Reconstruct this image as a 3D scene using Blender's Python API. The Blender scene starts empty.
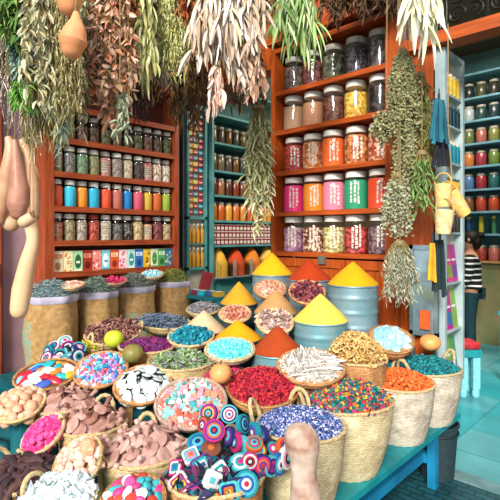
import bpy, math, random
from mathutils import Vector, Matrix, noise
random.seed(7)
R_ = random.random
def U(a, b): return a + (b - a) * random.random()
PI = math.pi
scene = bpy.context.scene
col = scene.collection

# ------------------------------------------------------------------ camera frame
FPX = 470.0
CAM = Vector((4.09, -1.78, 1.6))
AZ = math.radians(43.1)
CR = Vector((math.cos(AZ), math.sin(AZ), 0))      # camera right
CF = Vector((-math.sin(AZ), math.cos(AZ), 0))     # camera forward
HZ = 235.0
def P(px, py, Z):
    v = CAM + CR * ((px - 250) / FPX * Z) + CF * Z
    v.z = CAM.z - (py - HZ) / FPX * Z
    return v
def PR(px, Z): return px * Z / FPX

# ------------------------------------------------------------------ materials
def lin(h):
    h = h.lstrip('#')
    r = [int(h[i:i+2], 16) / 255 for i in (0, 2, 4)]
    return tuple([(c / 12.92 if c <= .04045 else ((c + .055) / 1.055) ** 2.4) for c in r] + [1])
_mc = {}
def _base(key, rough, metal=0, spec=.3):
    m = bpy.data.materials.new(key); m.use_nodes = True
    nt = m.node_tree; b = nt.nodes['Principled BSDF']
    b.inputs['Roughness'].default_value = rough
    b.inputs['Metallic'].default_value = metal
    b.inputs['Specular IOR Level'].default_value = spec
    return m, nt, b
def _bump(nt, b, src, strength, dist=.005):
    bp = nt.nodes.new('ShaderNodeBump'); bp.inputs['Strength'].default_value = strength
    bp.inputs['Distance'].default_value = dist
    nt.links.new(src, bp.inputs['Height']); nt.links.new(bp.outputs[0], b.inputs['Normal'])
def mat(c, rough=.7, var=.15, scale=20, bump=.0, metal=0, spec=.3, c2=None, detail=3, dist=.005, stretch=None):
    key = 'm_%s_%s_%s_%s_%s_%s_%s_%s' % (c, rough, var, scale, bump, metal, c2, stretch)
    if key in _mc: return _mc[key]
    m, nt, b = _base(key, rough, metal, spec)
    tc = nt.nodes.new('ShaderNodeTexCoord'); n = nt.nodes.new('ShaderNodeTexNoise')
    n.inputs['Scale'].default_value = scale; n.inputs['Detail'].default_value = detail
    if stretch:
        mp = nt.nodes.new('ShaderNodeMapping'); mp.inputs['Scale'].default_value = stretch
        nt.links.new(tc.outputs['Object'], mp.inputs['Vector']); nt.links.new(mp.outputs[0], n.inputs['Vector'])
    else:
        nt.links.new(tc.outputs['Object'], n.inputs['Vector'])
    r = nt.nodes.new('ShaderNodeValToRGB')
    a = lin(c)
    if c2: d = lin(c2)
    else: d = tuple([x * (1 - var * 2) for x in a[:3]] + [1])
    r.color_ramp.elements[0].position = .3; r.color_ramp.elements[1].position = .7
    r.color_ramp.elements[0].color = d; r.color_ramp.elements[1].color = a
    nt.links.new(n.outputs['Fac'], r.inputs[0]); nt.links.new(r.outputs[0], b.inputs['Base Color'])
    if bump: _bump(nt, b, n.outputs['Fac'], bump, dist)
    _mc[key] = m; return m
def isl(cols, rough=.7, spec=.25, trans=0):
    """every separate piece of the mesh takes its own colour from the palette"""
    key = 'i_' + '_'.join(cols) + str(rough) + str(trans)
    if key in _mc: return _mc[key]
    m, nt, b = _base(key, rough, 0, spec)
    g = nt.nodes.new('ShaderNodeNewGeometry'); r = nt.nodes.new('ShaderNodeValToRGB')
    r.color_ramp.interpolation = 'LINEAR' if trans else 'CONSTANT'
    e = r.color_ramp.elements
    n = len(cols)
    e[0].position = 0; e[0].color = lin(cols[0])
    e[1].position = 1 / n if n > 1 else 1; e[1].color = lin(cols[1 % n])
    for i in range(2, n):
        k = e.new(i / n); k.color = lin(cols[i])
    nt.links.new(g.outputs['Random Per Island'], r.inputs[0]); nt.links.new(r.outputs[0], b.inputs['Base Color'])
    _mc[key] = m; return m
def gran(cols, scale=60, rough=.6, bump=.6):
    key = 'g_' + '_'.join(cols) + str(scale)
    if key in _mc: return _mc[key]
    m, nt, b = _base(key, rough)
    tc = nt.nodes.new('ShaderNodeTexCoord'); v = nt.nodes.new('ShaderNodeTexVoronoi'); v.inputs['Scale'].default_value = scale
    nt.links.new(tc.outputs['Object'], v.inputs['Vector'])
    s = nt.nodes.new('ShaderNodeSeparateColor'); nt.links.new(v.outputs['Color'], s.inputs[0])
    r = nt.nodes.new('ShaderNodeValToRGB'); r.color_ramp.interpolation = 'CONSTANT'
    e = r.color_ramp.elements; n = len(cols)
    e[0].position = 0; e[0].color = lin(cols[0]); e[1].position = 1 / max(n, 2); e[1].color = lin(cols[1 % n])
    for i in range(2, n):
        k = e.new(i / n); k.color = lin(cols[i])
    nt.links.new(s.outputs[0], r.inputs[0]); nt.links.new(r.outputs[0], b.inputs['Base Color'])
    _bump(nt, b, v.outputs['Distance'], -bump, .01)
    _mc[key] = m; return m
def glass():
    if 'glass' in _mc: return _mc['glass']
    m = bpy.data.materials.new('clear_glass'); m.use_nodes = True
    nt = m.node_tree; nt.nodes.clear()
    o = nt.nodes.new('ShaderNodeOutputMaterial'); t = nt.nodes.new('ShaderNodeBsdfTransparent')
    g = nt.nodes.new('ShaderNodeBsdfGlossy'); g.inputs['Roughness'].default_value = .06
    f = nt.nodes.new('ShaderNodeLayerWeight'); f.inputs['Blend'].default_value = .25
    p_ = nt.nodes.new('ShaderNodeMath'); p_.operation = 'POWER'; p_.inputs[1].default_value = 2.5
    a = nt.nodes.new('ShaderNodeMath'); a.operation = 'MULTIPLY_ADD'; a.inputs[1].default_value = .5; a.inputs[2].default_value = .045
    t.inputs[0].default_value = (.99, 1, .995, 1)
    mx = nt.nodes.new('ShaderNodeMixShader')
    nt.links.new(f.outputs['Facing'], p_.inputs[0]); nt.links.new(p_.outputs[0], a.inputs[0]); nt.links.new(a.outputs[0], mx.inputs[0])
    nt.links.new(t.outputs[0], mx.inputs[1]); nt.links.new(g.outputs[0], mx.inputs[2]); nt.links.new(mx.outputs[0], o.inputs[0])
    _mc['glass'] = m; return m
def wood(c, c2, rough=.5, scale=6, axis=2):
    st = [9, 9, 9]; st[axis] = .7
    return mat(c, rough, c2=c2, scale=scale, bump=.15, stretch=tuple(st), detail=5)
def weave(c, c2, gap, bw=.02, rh=.0085):
    key = 'weave' + c + c2
    if key in _mc: return _mc[key]
    m, nt, b = _base(key, .8)
    N = nt.nodes.new; L = nt.links.new
    tc = N('ShaderNodeTexCoord'); sp = N('ShaderNodeSeparateXYZ'); L(tc.outputs['Object'], sp.inputs[0])
    at = N('ShaderNodeMath'); at.operation = 'ARCTAN2'; L(sp.outputs[1], at.inputs[0]); L(sp.outputs[0], at.inputs[1])
    ml = N('ShaderNodeMath'); ml.operation = 'MULTIPLY'; L(at.outputs[0], ml.inputs[0]); ml.inputs[1].default_value = .2
    cb = N('ShaderNodeCombineXYZ'); L(ml.outputs[0], cb.inputs[0]); L(sp.outputs[2], cb.inputs[1])
    br = N('ShaderNodeTexBrick'); br.inputs['Scale'].default_value = 1; br.inputs['Brick Width'].default_value = bw; br.inputs['Row Height'].default_value = rh
    br.inputs['Mortar Size'].default_value = .0013; br.inputs['Mortar Smooth'].default_value = 1.0
    br.inputs['Color1'].default_value = lin(c); br.inputs['Color2'].default_value = lin(c2); br.inputs['Mortar'].default_value = lin(gap)
    L(cb.outputs[0], br.inputs['Vector'])
    n = N('ShaderNodeTexNoise'); n.inputs['Scale'].default_value = 14; n.inputs['Detail'].default_value = 7; L(tc.outputs['Object'], n.inputs['Vector'])
    mx = N('ShaderNodeMix'); mx.data_type = 'RGBA'; mx.blend_type = 'OVERLAY'; mx.inputs[0].default_value = .85
    L(br.outputs['Color'], mx.inputs[6]); L(n.outputs['Fac'], mx.inputs[7]); L(mx.outputs[2], b.inputs['Base Color'])
    _bump(nt, b, br.outputs['Fac'], -.9, .006)
    _mc[key] = m; return m
def tiles(cols, size, kind='checker'):
    key = 'tile_' + kind + '_'.join(cols)
    if key in _mc: return _mc[key]
    m, nt, b = _base(key, .35)
    tc = nt.nodes.new('ShaderNodeTexCoord'); mp = nt.nodes.new('ShaderNodeMapping')
    mp.inputs['Rotation'].default_value = (0, 0, 0)
    nt.links.new(tc.outputs['Object'], mp.inputs['Vector'])
    br = nt.nodes.new('ShaderNodeTexBrick')
    br.inputs['Color1'].default_value = lin(cols[0]); br.inputs['Color2'].default_value = lin(cols[1]); br.inputs['Mortar'].default_value = lin(cols[2])
    br.inputs['Scale'].default_value = 1
    br.inputs['Brick Width'].default_value = size if kind == 'checker' else size * 2.1
    br.inputs['Row Height'].default_value = size
    br.inputs['Mortar Size'].default_value = .006
    br.offset = 0 if kind == 'checker' else .5
    nt.links.new(mp.outputs[0], br.inputs['Vector'])
    n = nt.nodes.new('ShaderNodeTexNoise'); n.inputs['Scale'].default_value = 3.5; n.inputs['Detail'].default_value = 6
    nt.links.new(tc.outputs['Object'], n.inputs['Vector'])
    mx = nt.nodes.new('ShaderNodeMix'); mx.data_type = 'RGBA'; mx.blend_type = 'OVERLAY'; mx.inputs[0].default_value = .45
    nt.links.new(br.outputs['Color'], mx.inputs[6]); nt.links.new(n.outputs['Fac'], mx.inputs[7])
    nt.links.new(mx.outputs[2], b.inputs['Base Color'])
    _bump(nt, b, n.outputs['Fac'], .2 if kind == 'checker' else .6, .02)
    b.inputs['Roughness'].default_value = .3 if kind == 'checker' else .6
    _mc[key] = m; return m

# ------------------------------------------------------------------ mesh builder
class MB:
    def __init__(s): s.v = []; s.f = []; s.m = []
    def add(s, vs, fs, mi=0, M=None):
        b = len(s.v)
        if M is not None: vs = [M @ Vector(v) for v in vs]
        s.v.extend([tuple(v) for v in vs]); s.f.extend([tuple(i + b for i in f) for f in fs]); s.m.extend([mi] * len(fs) if not isinstance(mi, list) else mi)
        return s
    def box(s, a, b, mi=0, M=None):
        x0, y0, z0 = a; x1, y1, z1 = b
        vs = [(x0,y0,z0),(x1,y0,z0),(x1,y1,z0),(x0,y1,z0),(x0,y0,z1),(x1,y0,z1),(x1,y1,z1),(x0,y1,z1)]
        return s.add(vs, [(3,2,1,0),(4,5,6,7),(0,1,5,4),(1,2,6,5),(2,3,7,6),(3,0,4,7)], mi, M)
    def lathe(s, prof, seg=24, mi=0, M=None, fn=None, cap=True, fm=None):
        vs = []; fs = []; ms = []
        for j, (r, z) in enumerate(prof):
            for i in range(seg):
                a = 2 * PI * i / seg
                rr, zz = (r, z) if fn is None else fn(r, z, a, j)
                vs.append((rr * math.cos(a), rr * math.sin(a), zz))
        for j in range(len(prof) - 1):
            for i in range(seg):
                i2 = (i + 1) % seg
                fs.append((j*seg+i, j*seg+i2, (j+1)*seg+i2, (j+1)*seg+i))
                ms.append(fm(j, i) if fm else (mi[j] if isinstance(mi, (list, tuple)) else mi))
        k = mi[-1] if isinstance(mi, (list, tuple)) else mi
        if cap:
            if prof[0][0] > 1e-5: fs.append(tuple(reversed(range(seg)))); ms.append(mi[0] if isinstance(mi, (list, tuple)) else mi)
            if prof[-1][0] > 1e-5: fs.append(tuple((len(prof)-1)*seg+i for i in range(seg))); ms.append(k)
        return s.add(vs, fs, ms, M)
    def tube(s, pts, rad, seg=8, mi=0, M=None, cap=True):
        pts = [Vector(p) for p in pts]
        n = len(pts); rad = rad if isinstance(rad, (list, tuple)) else [rad] * n
        vs = []; fs = []
        up = None
        for i, p in enumerate(pts):
            t = (pts[min(i+1, n-1)] - pts[max(i-1, 0)]).normalized()
            if up is None: up = t.orthogonal().normalized()
            up = (up - t * up.dot(t))
            up = up.normalized() if up.length > 1e-6 else t.orthogonal().normalized()
            w = t.cross(up)
            for k in range(seg):
                a = 2 * PI * k / seg
                vs.append(p + (up * math.cos(a) + w * math.sin(a)) * rad[i])
        for i in range(n - 1):
            for k in range(seg):
                k2 = (k + 1) % seg
                fs.append((i*seg+k, i*seg+k2, (i+1)*seg+k2, (i+1)*seg+k))
        if cap: fs.append(tuple(reversed(range(seg)))); fs.append(tuple((n-1)*seg+k for k in range(seg)))
        return s.add(vs, fs, mi, M)
    def ell(s, c, r, M=None, seg=8, rings=5, mi=0, jit=0):
        prof = []
        for j in range(rings + 1):
            a = PI * j / rings
            prof.append((math.sin(a), -math.cos(a)))
        vs = [Vector((0, 0, -1))]; fs = []
        for j in range(1, rings):
            for i in range(seg):
                a = 2 * PI * i / seg; q = 1 + (U(-jit, jit) if jit else 0)
                vs.append(Vector((prof[j][0] * math.cos(a), prof[j][0] * math.sin(a), prof[j][1])) * q)
        vs.append(Vector((0, 0, 1))); L = len(vs) - 1
        for i in range(seg):
            i2 = (i + 1) % seg
            fs.append((0, 1 + i2, 1 + i))
            for j in range(rings - 2):
                b = 1 + j * seg
                fs.append((b+i, b+i2, b+seg+i2, b+seg+i))
            fs.append((1 + (rings-2)*seg + i, 1 + (rings-2)*seg + i2, L))
        vs = [Vector((v.x * r[0], v.y * r[1], v.z * r[2])) for v in vs]
        T = Matrix.Translation(c) @ (M if M is not None else Matrix.Identity(4))
        return s.add(vs, fs, mi, T)
    def leaf(s, p, d, L, W, droop=.4, curl=.3, mi=0, n=4, side=None):
        """a bent leaf blade: base p, direction d"""
        p = Vector(p); d = Vector(d).normalized()
        sd = side or d.cross(Vector((U(-1,1), U(-1,1), U(-1,1))))
        if sd.length < 1e-4: sd = d.orthogonal()
        sd = Vector(sd).normalized()
        vs = []; cur = p.copy(); up = sd.cross(d).normalized()
        for i in range(n + 1):
            t = i / n
            w = W * .5 * math.sin(PI * min(.97, .12 + t * .86)) ** .8
            off = up * (curl * w)
            vs += [cur - sd * w + off, cur, cur + sd * w + off]
            d = (d + Vector((0, 0, -droop / n)) + up * (curl * U(-.25, .5) / n)).normalized()
            cur = cur + d * (L / n)
        fs = []
        for i in range(n):
            b = i * 3
            fs += [(b, b+1, b+4, b+3), (b+1, b+2, b+5, b+4)]
        return s.add(vs, fs, mi)
    def build(s, name, mats, parent=None, smooth=True, M=None):
        me = bpy.data.meshes.new(name)
        me.from_pydata(s.v, [], s.f)
        if not isinstance(mats, (list, tuple)): mats = [mats]
        for m in mats: me.materials.append(m)
        me.polygons.foreach_set('material_index', s.m)
        if smooth:
            me.polygons.foreach_set('use_smooth', [True] * len(me.polygons))
        me.update()
        o = bpy.data.objects.new(name, me); col.objects.link(o)
        if smooth:
            try: me.set_sharp_from_angle(angle=math.radians(38))
            except Exception: pass
        if parent: o.parent = parent
        if M is not None: o.matrix_world = M
        return o
def empty(name, M):
    o = bpy.data.objects.new(name, None); col.objects.link(o); o.empty_display_size = .05
    if not isinstance(M, Matrix): M = Matrix.Translation(M)
    o.matrix_world = M; return o
def tag(o, label=None, cat=None, group=None, kind=None):
    if label:
        o['label'] = label
        if len(label.split()) > 16 or len(label.split()) < 4: print('LABEL LENGTH', label)
    if cat: o['category'] = cat
    if group: o['group'] = group
    if kind: o['kind'] = kind
    return o
def copy_tree(o, parent=None):
    c = o.copy(); col.objects.link(c)
    if parent: c.parent = parent
    for ch in [x for x in bpy.data.objects if x.parent == o]: copy_tree(ch, c)
    return c
def struct(name, mb, m, smooth=False):
    o = mb.build(name, m, smooth=smooth); o['kind'] = 'structure'; return o
def BX(*bs):
    m = MB()
    for b in bs: m.box(b[0], b[1], b[2] if len(b) > 2 else 0)
    return m
def rotm(z=0, x=0, y=0): return Matrix.Rotation(z, 4, 'Z') @ Matrix.Rotation(y, 4, 'Y') @ Matrix.Rotation(x, 4, 'X')
def rnd_rot(): return rotm(U(0, 6.28), U(0, 6.28), U(0, 6.28))
def align(nrm, spin=0):
    return Vector(nrm).to_track_quat('Z', 'Y').to_matrix().to_4x4() @ Matrix.Rotation(spin, 4, 'Z')
def tiltM(pos, tilt, roll=0):
    return Matrix.Translation(pos) @ Matrix.Rotation(math.radians(roll), 4, CF) @ Matrix.Rotation(math.radians(tilt), 4, CR)

# palette
W_RED = wood('#a8502a', '#7c3016', .45)
W_RED_H = wood('#a8502a', '#7c3016', .45, axis=1)
W_OR = wood('#c0561e', '#8a3a10', .42)
W_OR_H = wood('#c0561e', '#8a3a10', .42, axis=0)
W_DARK = wood('#6a3a22', '#3e2012', .6, axis=0)
TEALP = mat('#178f95', .5, c2='#0f747a', scale=6, bump=.1)
TEALD = mat('#136a72', .6, c2='#0c4a52', scale=5, bump=.1)
CREAM = mat('#e6dcc2', .8, var=.06, scale=6)
STRAW = weave('#d2bb88', '#b89c66', '#7c6238')
STRAWL = weave('#dccda6', '#c4b184', '#7c683e')
STRAWG = weave('#d2c6b2', '#b8aa94', '#746654')
WICK = weave('#c49260', '#a87444', '#6a4424')
WICKP = weave('#dcbc92', '#c09a6c', '#8a6640')
WICKG = weave('#b89c88', '#9c8070', '#6a5248')
ROPE = mat('#cdb78a', .85, c2='#a58a5c', scale=90, bump=.6)
STRING = mat('#a08a62', .9)

# ------------------------------------------------------------------ setting
g = BX(((-3, -4.5, -.1), (9, 1.38, 0)))
struct('floor_street', g, tiles(['#1f5258', '#174248', '#0f3035'], .055, 'brick'))
g = BX(((-3, 1.5, -.1), (9, 8, 0.0)))
struct('floor_shop', g, tiles(['#12909a', '#5c9ea2', '#1f8088'], .46))
struct('trim_kerb', BX(((-3, 1.38, -.1), (9, 1.5, .012))), mat('#6f8f90', .7, c2='#4f7072', scale=9, bump=.3))
struct('wall_left', BX(((-.32, -.34, 0), (-.06, 1.5, 4.4))), mat('#a98a90', .85, c2='#8d7076', scale=4, bump=.2))
struct('wall_street', BX(((-.32, -4.5, 0), (-.1, -.34, 4.4))), mat('#3b5a68', .8, c2='#2a3f4c', scale=3, bump=.2))
struct('wall_inner', BX(((-.55, 1.5, 0), (-.30, 5.9, 4.4))), mat('#4f7a78', .8, c2='#3a5f5e', scale=4))
struct('wall_back', BX(((-.55, 5.9, 0), (7, 6.1, 4.4))), mat('#5a8c8c', .8, c2='#44706f', scale=4))
struct('wall_right', BX(((6.8, 1.55, 0), (7, 5.9, 4.4))), mat('#6a8c8c', .8, scale=4))
struct('wall_front', BX(((1.375, 1.74, 0), (2.54, 1.84, 4.4)), ((2.54, 1.5, 0), (2.79, 1.66, 2.95)), ((-.06, 1.56, 3.15), (1.375, 1.74, 4.4)), ((4.6, 1.55, 0), (7, 1.74, 4.4)), ((2.54, 1.6, 3.75), (4.6, 1.74, 4.4))), W_OR)
struct('ceiling', BX(((-.55, 1.56, 4.4), (7, 6.1, 4.5))), mat('#6b5a46', .9))
struct('ceiling_awning', BX(((-.32, -2.2, 3.75), (1.15, 1.56, 3.8))), mat('#7a6243', .9, c2='#4b3a26', scale=30, bump=.5))
# transom over the doorway
struct('trim_transom', BX(((2.54, 1.44, 2.91), (4.6, 1.6, 2.995)), ((2.54, 1.44, 3.62), (4.6, 1.6, 3.75)), ((4.5, 1.44, 0), (4.62, 1.6, 2.93))), W_OR_H)
gr = MB()
for i in range(7):
    cx = 2.72 + i * .27
    gr.tube([(cx - .135, 1.52, 2.995), (cx - .135, 1.52, 3.62)], .010, 6)
    for sgn in (1, -1):
        for hh in (3.10, 3.24, 3.40, 3.52):
            pts = []
            for k in range(22):
                a = k / 21 * 3.4 * PI; r = .062 * (1 - k / 26)
                pts.append((cx + sgn * (.062 - r * math.cos(a)) , 1.52, hh + r * math.sin(a) * (1 if hh in (3.10, 3.40) else -1)))
            gr.tube(pts, .0085, 5)
gr.tube([(2.56, 1.52, 3.34), (4.5, 1.52, 3.34)], .008, 6)
t = empty('iron_grille', Vector((2.7, 1.52, 3.06)))
o = gr.build('grille_bars', mat('#2a2622', .5, metal=.6)); o.matrix_parent_inverse = Matrix.Identity(4)
o.data.transform(Matrix.Translation((-2.7, -1.52, -3.06))); o.parent = t
tag(t, 'black wrought iron scrollwork grille above the orange doorway beam', 'grille')
# left door leaf and teal lower shutter
t = empty('wooden_door', Vector((-.04, -.42, 0)))
BX(((-.05, -.06, 0), (.05, .05, 3.2)), ((-.05, -.75, 0), (.05, -.66, 3.2)), ((-.04, -.66, 1.5), (.04, -.06, 1.62))).build('door_frame', W_RED, t, False)
BX(((-.03, -.66, 1.62), (.01, -.06, 3.2))).build('upper_panel', mat('#93a9b8', .5, c2='#6d8494'), t, False)
BX(((-.03, -.66, .1), (.01, -.06, 1.5))).build('lower_panel', mat('#56381f', .6, c2='#2f3e4a'), t, False)
hb = MB(); hb.box((.05, -.03, 1.2), (.07, .02, 1.38)); hb.tube([(.07, -.01, 1.22), (.11, -.01, 1.26), (.11, -.01, 1.32), (.07, -.01, 1.36)], .008, 6)
hb.build('latch', mat('#1d2c35', .4, metal=.7), t)
tag(t, 'red-brown wooden door frame at the far left beside the pale gourds', 'door')

# ------------------------------------------------------------------ left rack
def rebase(o, root):
    """geometry was written in world space: shift it so it hangs under root"""
    o.data.transform(root.matrix_world.inverted()); o.parent = root
LZ = [1.275, 1.545, 1.84, 2.136, 2.43, 2.72]
root = empty('spice_rack', Vector((.06, .7, 0)))
def part(name, mb, m, root=root, smooth=False):
    o = mb.build(name, m, smooth=smooth); rebase(o, root); return o
part('post', BX(((-.04, -.09, 0), (.17, -.01, 3.1))), W_RED, root)
part('post', BX(((-.04, 1.265, 0), (.17, 1.315, 3.1))), W_RED, root)
for k, z in enumerate(LZ):
    part('shelf', BX(((-.04, -.01, z - .03), (.165, 1.265, z - .005)), ((.14, -.01, z - .04), (.168, 1.265, z + .008))), W_RED_H, root)
part('shelf', BX(((-.04, -.01, 3.06), (.165, 1.265, 3.1))), W_RED_H, root)
part('back_panel', BX(((-.055, -.01, 1.25), (-.04, 1.265, 3.1))), mat('#5c2f1c', .7), root)
for k in range(4):
    part('base_panel', BX(((-.02, .0 + k * .315, .05), (.06, .30 + k * .315, 1.235)), ((.06, .04 + k * .315, .1), (.075, .26 + k * .315, 1.19))), W_OR, root)
tag(root, 'tall red-brown wooden rack of jars and tea boxes behind the sacks', 'rack')

# jar prototypes ---------------------------------------------------
def jar_meshes(r, h, kind):
    seg = 24
    g = MB(); b = h * .86
    g.lathe([(r*.9, 0), (r, h*.03), (r, b*.82), (r*.93, b*.9), (r*.82, b*.96), (r*.80, b)], seg, cap=True)
    ob = g.build('glass', glass()); me_g = ob.data; bpy.data.objects.remove(ob)
    l = MB(); l.lathe([(r*.84, b - .004), (r*.85, b), (r*.85, h*.985), (r*.82, h), (0, h)], seg)
    return me_g, l
JCACHE = {}
LABM = mat('#efe7d6', .8, var=.05); INK = mat('#4a3a34', .8)
def label_mb(r, z0, z1, ang, seed, ink=True):
    """paper label wrapped on the jar front, with scribbled writing"""
    m = MB(); rr = r + .0012; n = 8
    def strip(a0, a1, q0, q1, rad, mi, nn=n):
        vs = []; fs = []
        for i in range(nn + 1):
            a = -PI/2 + a0 + (a1 - a0) * i / nn
            vs += [(rad*math.cos(a), rad*math.sin(a), q0), (rad*math.cos(a), rad*math.sin(a), q1)]
        for i in range(nn): fs.append((2*i, 2*i+2, 2*i+3, 2*i+1))
        m.add(vs, fs, mi)
    strip(-ang, ang, z0, z1, rr, 0)
    if ink:
        rg = random.Random(seed)
        for k in range(4):
            q = z1 - (k + .9) * (z1 - z0) / 5
            a = -ang * .8
            while a < ang * .7:
                w = rg.uniform(.05, .16)
                strip(a, min(a + w, ang * .85), q, q + (z1 - z0) * rg.uniform(.05, .12), rr + .0008, 1, 2)
                a += w + rg.uniform(.03, .08)
    return m
def glint_script_mb(r, z0, z1, seed):
    """white writing and painted glass reflections, as strips in upright columns"""
    m = MB(); rr = r + .0015; rg = random.Random(seed)
    for cidx in range(3):
        a0 = -PI/2 - .42 + cidx * .30; z = z0 + rg.uniform(0, .02)
        while z < z1 - .01:
            l = rg.uniform(.012, .034); w = rg.uniform(.10, .22)
            vs = []
            for (aa, zz) in ((a0, z), (a0 + w, z), (a0 + w, z + l), (a0 + w * .5, z + l * 1.1), (a0, z + l)):
                vs.append((rr*math.cos(aa), rr*math.sin(aa), zz))
            m.add(vs, [(0, 1, 2, 3, 4)]); z += l + rg.uniform(.004, .012)
    return m
def make_jar(kind, r, h, cmat, lidmat, fill, pos, rz, label, group, lab=None, name='spice_jar', seed=0):
    key = ('g', kind)
    if key not in JCACHE:
        JCACHE[key] = jar_meshes(r, h, kind)
    me_g, lmb = JCACHE[key]
    t = empty(name, Matrix.Translation(pos) @ Matrix.Rotation(rz, 4, 'Z'))
    g = bpy.data.objects.new('glass', me_g); col.objects.link(g); g.parent = t
    lk = ('l', kind, lidmat.name)
    if lk not in JCACHE: o = lmb.build('lid', lidmat); JCACHE[lk] = o.data; bpy.data.objects.remove(o)
    l = bpy.data.objects.new('lid', JCACHE[lk]); col.objects.link(l); l.parent = t
    ck = ('c', kind, cmat.name, round(fill, 2))
    if ck not in JCACHE:
        c = MB(); b = h * .86; rr = r * .955; top = b * fill
        prof = [(rr*.9, h*.01), (rr, h*.04), (rr, min(top, b*.8))]
        if top > b*.8: prof += [(rr*.9, b*.9), (0, b*.93)]
        else: prof += [(rr*.5, top + .006), (0, top + .002)]
        c.lathe(prof, 24); o = c.build('contents', cmat); JCACHE[ck] = o.data; bpy.data.objects.remove(o)
    c = bpy.data.objects.new('contents', JCACHE[ck]); col.objects.link(c); c.parent = t
    if lab == 'w':
        lk = ('glint_script', kind, seed % 5)
        if lk not in JCACHE:
            o = glint_script_mb(r, h*.14, h*.72, seed % 5).build('glint_writing', mat('#dccdbb', .7, var=.05)); JCACHE[lk] = o.data; bpy.data.objects.remove(o)  # pale strips paint the glass highlights along with the lettering
        b = bpy.data.objects.new('glint_writing', JCACHE[lk]); col.objects.link(b); b.parent = t
    elif lab is not None:
        lk = ('lab', kind, lab, seed % 5)
        if lk not in JCACHE:
            o = label_mb(r, h*.2, h*.62, .62, seed % 5).build('paper_label', [mat(lab, .8, var=.05), INK]); JCACHE[lk] = o.data; bpy.data.objects.remove(o)
        b = bpy.data.objects.new('paper_label', JCACHE[lk]); col.objects.link(b); b.parent = t
    tag(t, label, 'jar', group)
    return t
LID_S = mat('#e2dccd', .4, spec=.5); LID_W = mat('#e9e4d8', .5, var=.05); LID_R = mat('#b4472e', .5); LID_D = mat('#b8b2a2', .4)
ORD = ['first','second','third','fourth','fifth','sixth','seventh','eighth','ninth','tenth','eleventh','twelfth','thirteenth','fourteenth','fifteenth']
pw = lambda c: mat(c, .9, var=.06, scale=60)
rows = {
 3: [('green leaves', gran(['#6d7a4a','#55633a','#8a8a5a'])), ('dark grey seeds', gran(['#6c6a66','#4d4a48','#8a8278'])), ('dull green herb', gran(['#5b7a5c','#49664f','#7d9472'])), ('olive herb', gran(['#7e7f55','#666a43','#99946a'])), ('dusty pink petals', gran(['#b9786f','#9a5f58','#d19c90'])), ('grey-brown bark', gran(['#877b70','#6b6058','#a69a8c'])), ('beige flakes', gran(['#b7a58c','#968368','#d0c2aa'])), ('nearly black seeds', gran(['#3a2d2a','#241b1a','#5b4a44'])), ('rose-pink flakes', gran(['#c06a6e','#8c3f46','#dba0a0'])), ('pale brown pods', gran(['#c9ae96','#8d6c56','#e3d2bf'])), ('cream and brown roots', gran(['#cfc0a8','#8b6f58','#e6dccb']))],
 2: [('red-orange powder', pw('#dd5a2c')), ('bright cyan powder', pw('#35b7d2')), ('orange powder', pw('#f0912a')), ('turquoise blue powder', pw('#2aa9cb')), ('brick-orange powder', pw('#dc5330')), ('dusty rose powder', pw('#bb6a5c')), ('cobalt blue powder', pw('#1f7fc0')), ('coral pink powder', pw('#d3566c')), ('mustard yellow powder', pw('#dcb13e')), ('burnt orange powder', pw('#d2662c')), ('lime green powder', pw('#9bb23c'))],
 1: [('red-brown chips', gran(['#a5553a','#7c3a28','#c7876a'])), ('olive-brown seeds', gran(['#8b7b55','#6f6040','#a8986f'])), ('grey-brown twigs', gran(['#948576','#726457','#b5a898'])), ('dark red berries', gran(['#9a3426','#6e2018','#c05a42'])), ('pale grey resin', gran(['#a59f92','#7f786d','#cac4b6'])), ('charcoal grey seeds', gran(['#555048','#37332f','#7d766b'])), ('black and white pebbles', gran(['#3f3c3a','#8a8680','#25231f'])), ('sandy brown bark', gran(['#b39768','#8c7048','#d0b98c'])), ('peach-coloured chips', gran(['#cf9d74','#a87a54','#e4c09c'])), ('wine-red hibiscus', gran(['#6f2c2e','#451a20','#94504c'])), ('tan roots', gran(['#a98b66','#7f6443','#c9ae8a']))],
 4: [('dark brown pods', gran(['#4a3626','#2f2118','#6b5138'])), ('dark olive leaves', gran(['#4a4a2e','#34351f','#66643f'])), ('deep brown bark', gran(['#573a2a','#3b261c','#7a5640']))] }
NAMEROW = {4: 'topmost', 3: 'upper', 2: 'middle', 1: 'lower'}
LIDROW = {4: [LID_D], 3: [LID_S, LID_W], 2: [LID_S], 1: [LID_W, LID_R, LID_S]}
for k in (1, 2, 3, 4):
    for i in range(11):
        nm, cm = rows[k][i % len(rows[k])]
        y = .045 + i * .1165 + U(-.003, .003)
        lid = LIDROW[k][i % len(LIDROW[k])] if not (k == 1 and i in (3, 8)) else LID_R
        if k == 1 and i not in (3, 8): lid = LID_S
        make_jar('small', .054, .243, cm, lid, {1: .82, 2: .93, 3: .85, 4: .7}[k] + U(-.05, .04), (.085 + U(-.008, .008), y, LZ[k] - .0045 + .0005), 1.05 + U(-.3, .3),
                 'jar of %s, %s from left, %s shelf of the red-brown rack' % (nm, ORD[i], NAMEROW[k]),
                 'glass jars on the red-brown rack', lab=('#b9ab94' if k in (1, 3) and i % 4 == 0 else None), seed=i + k)
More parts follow.
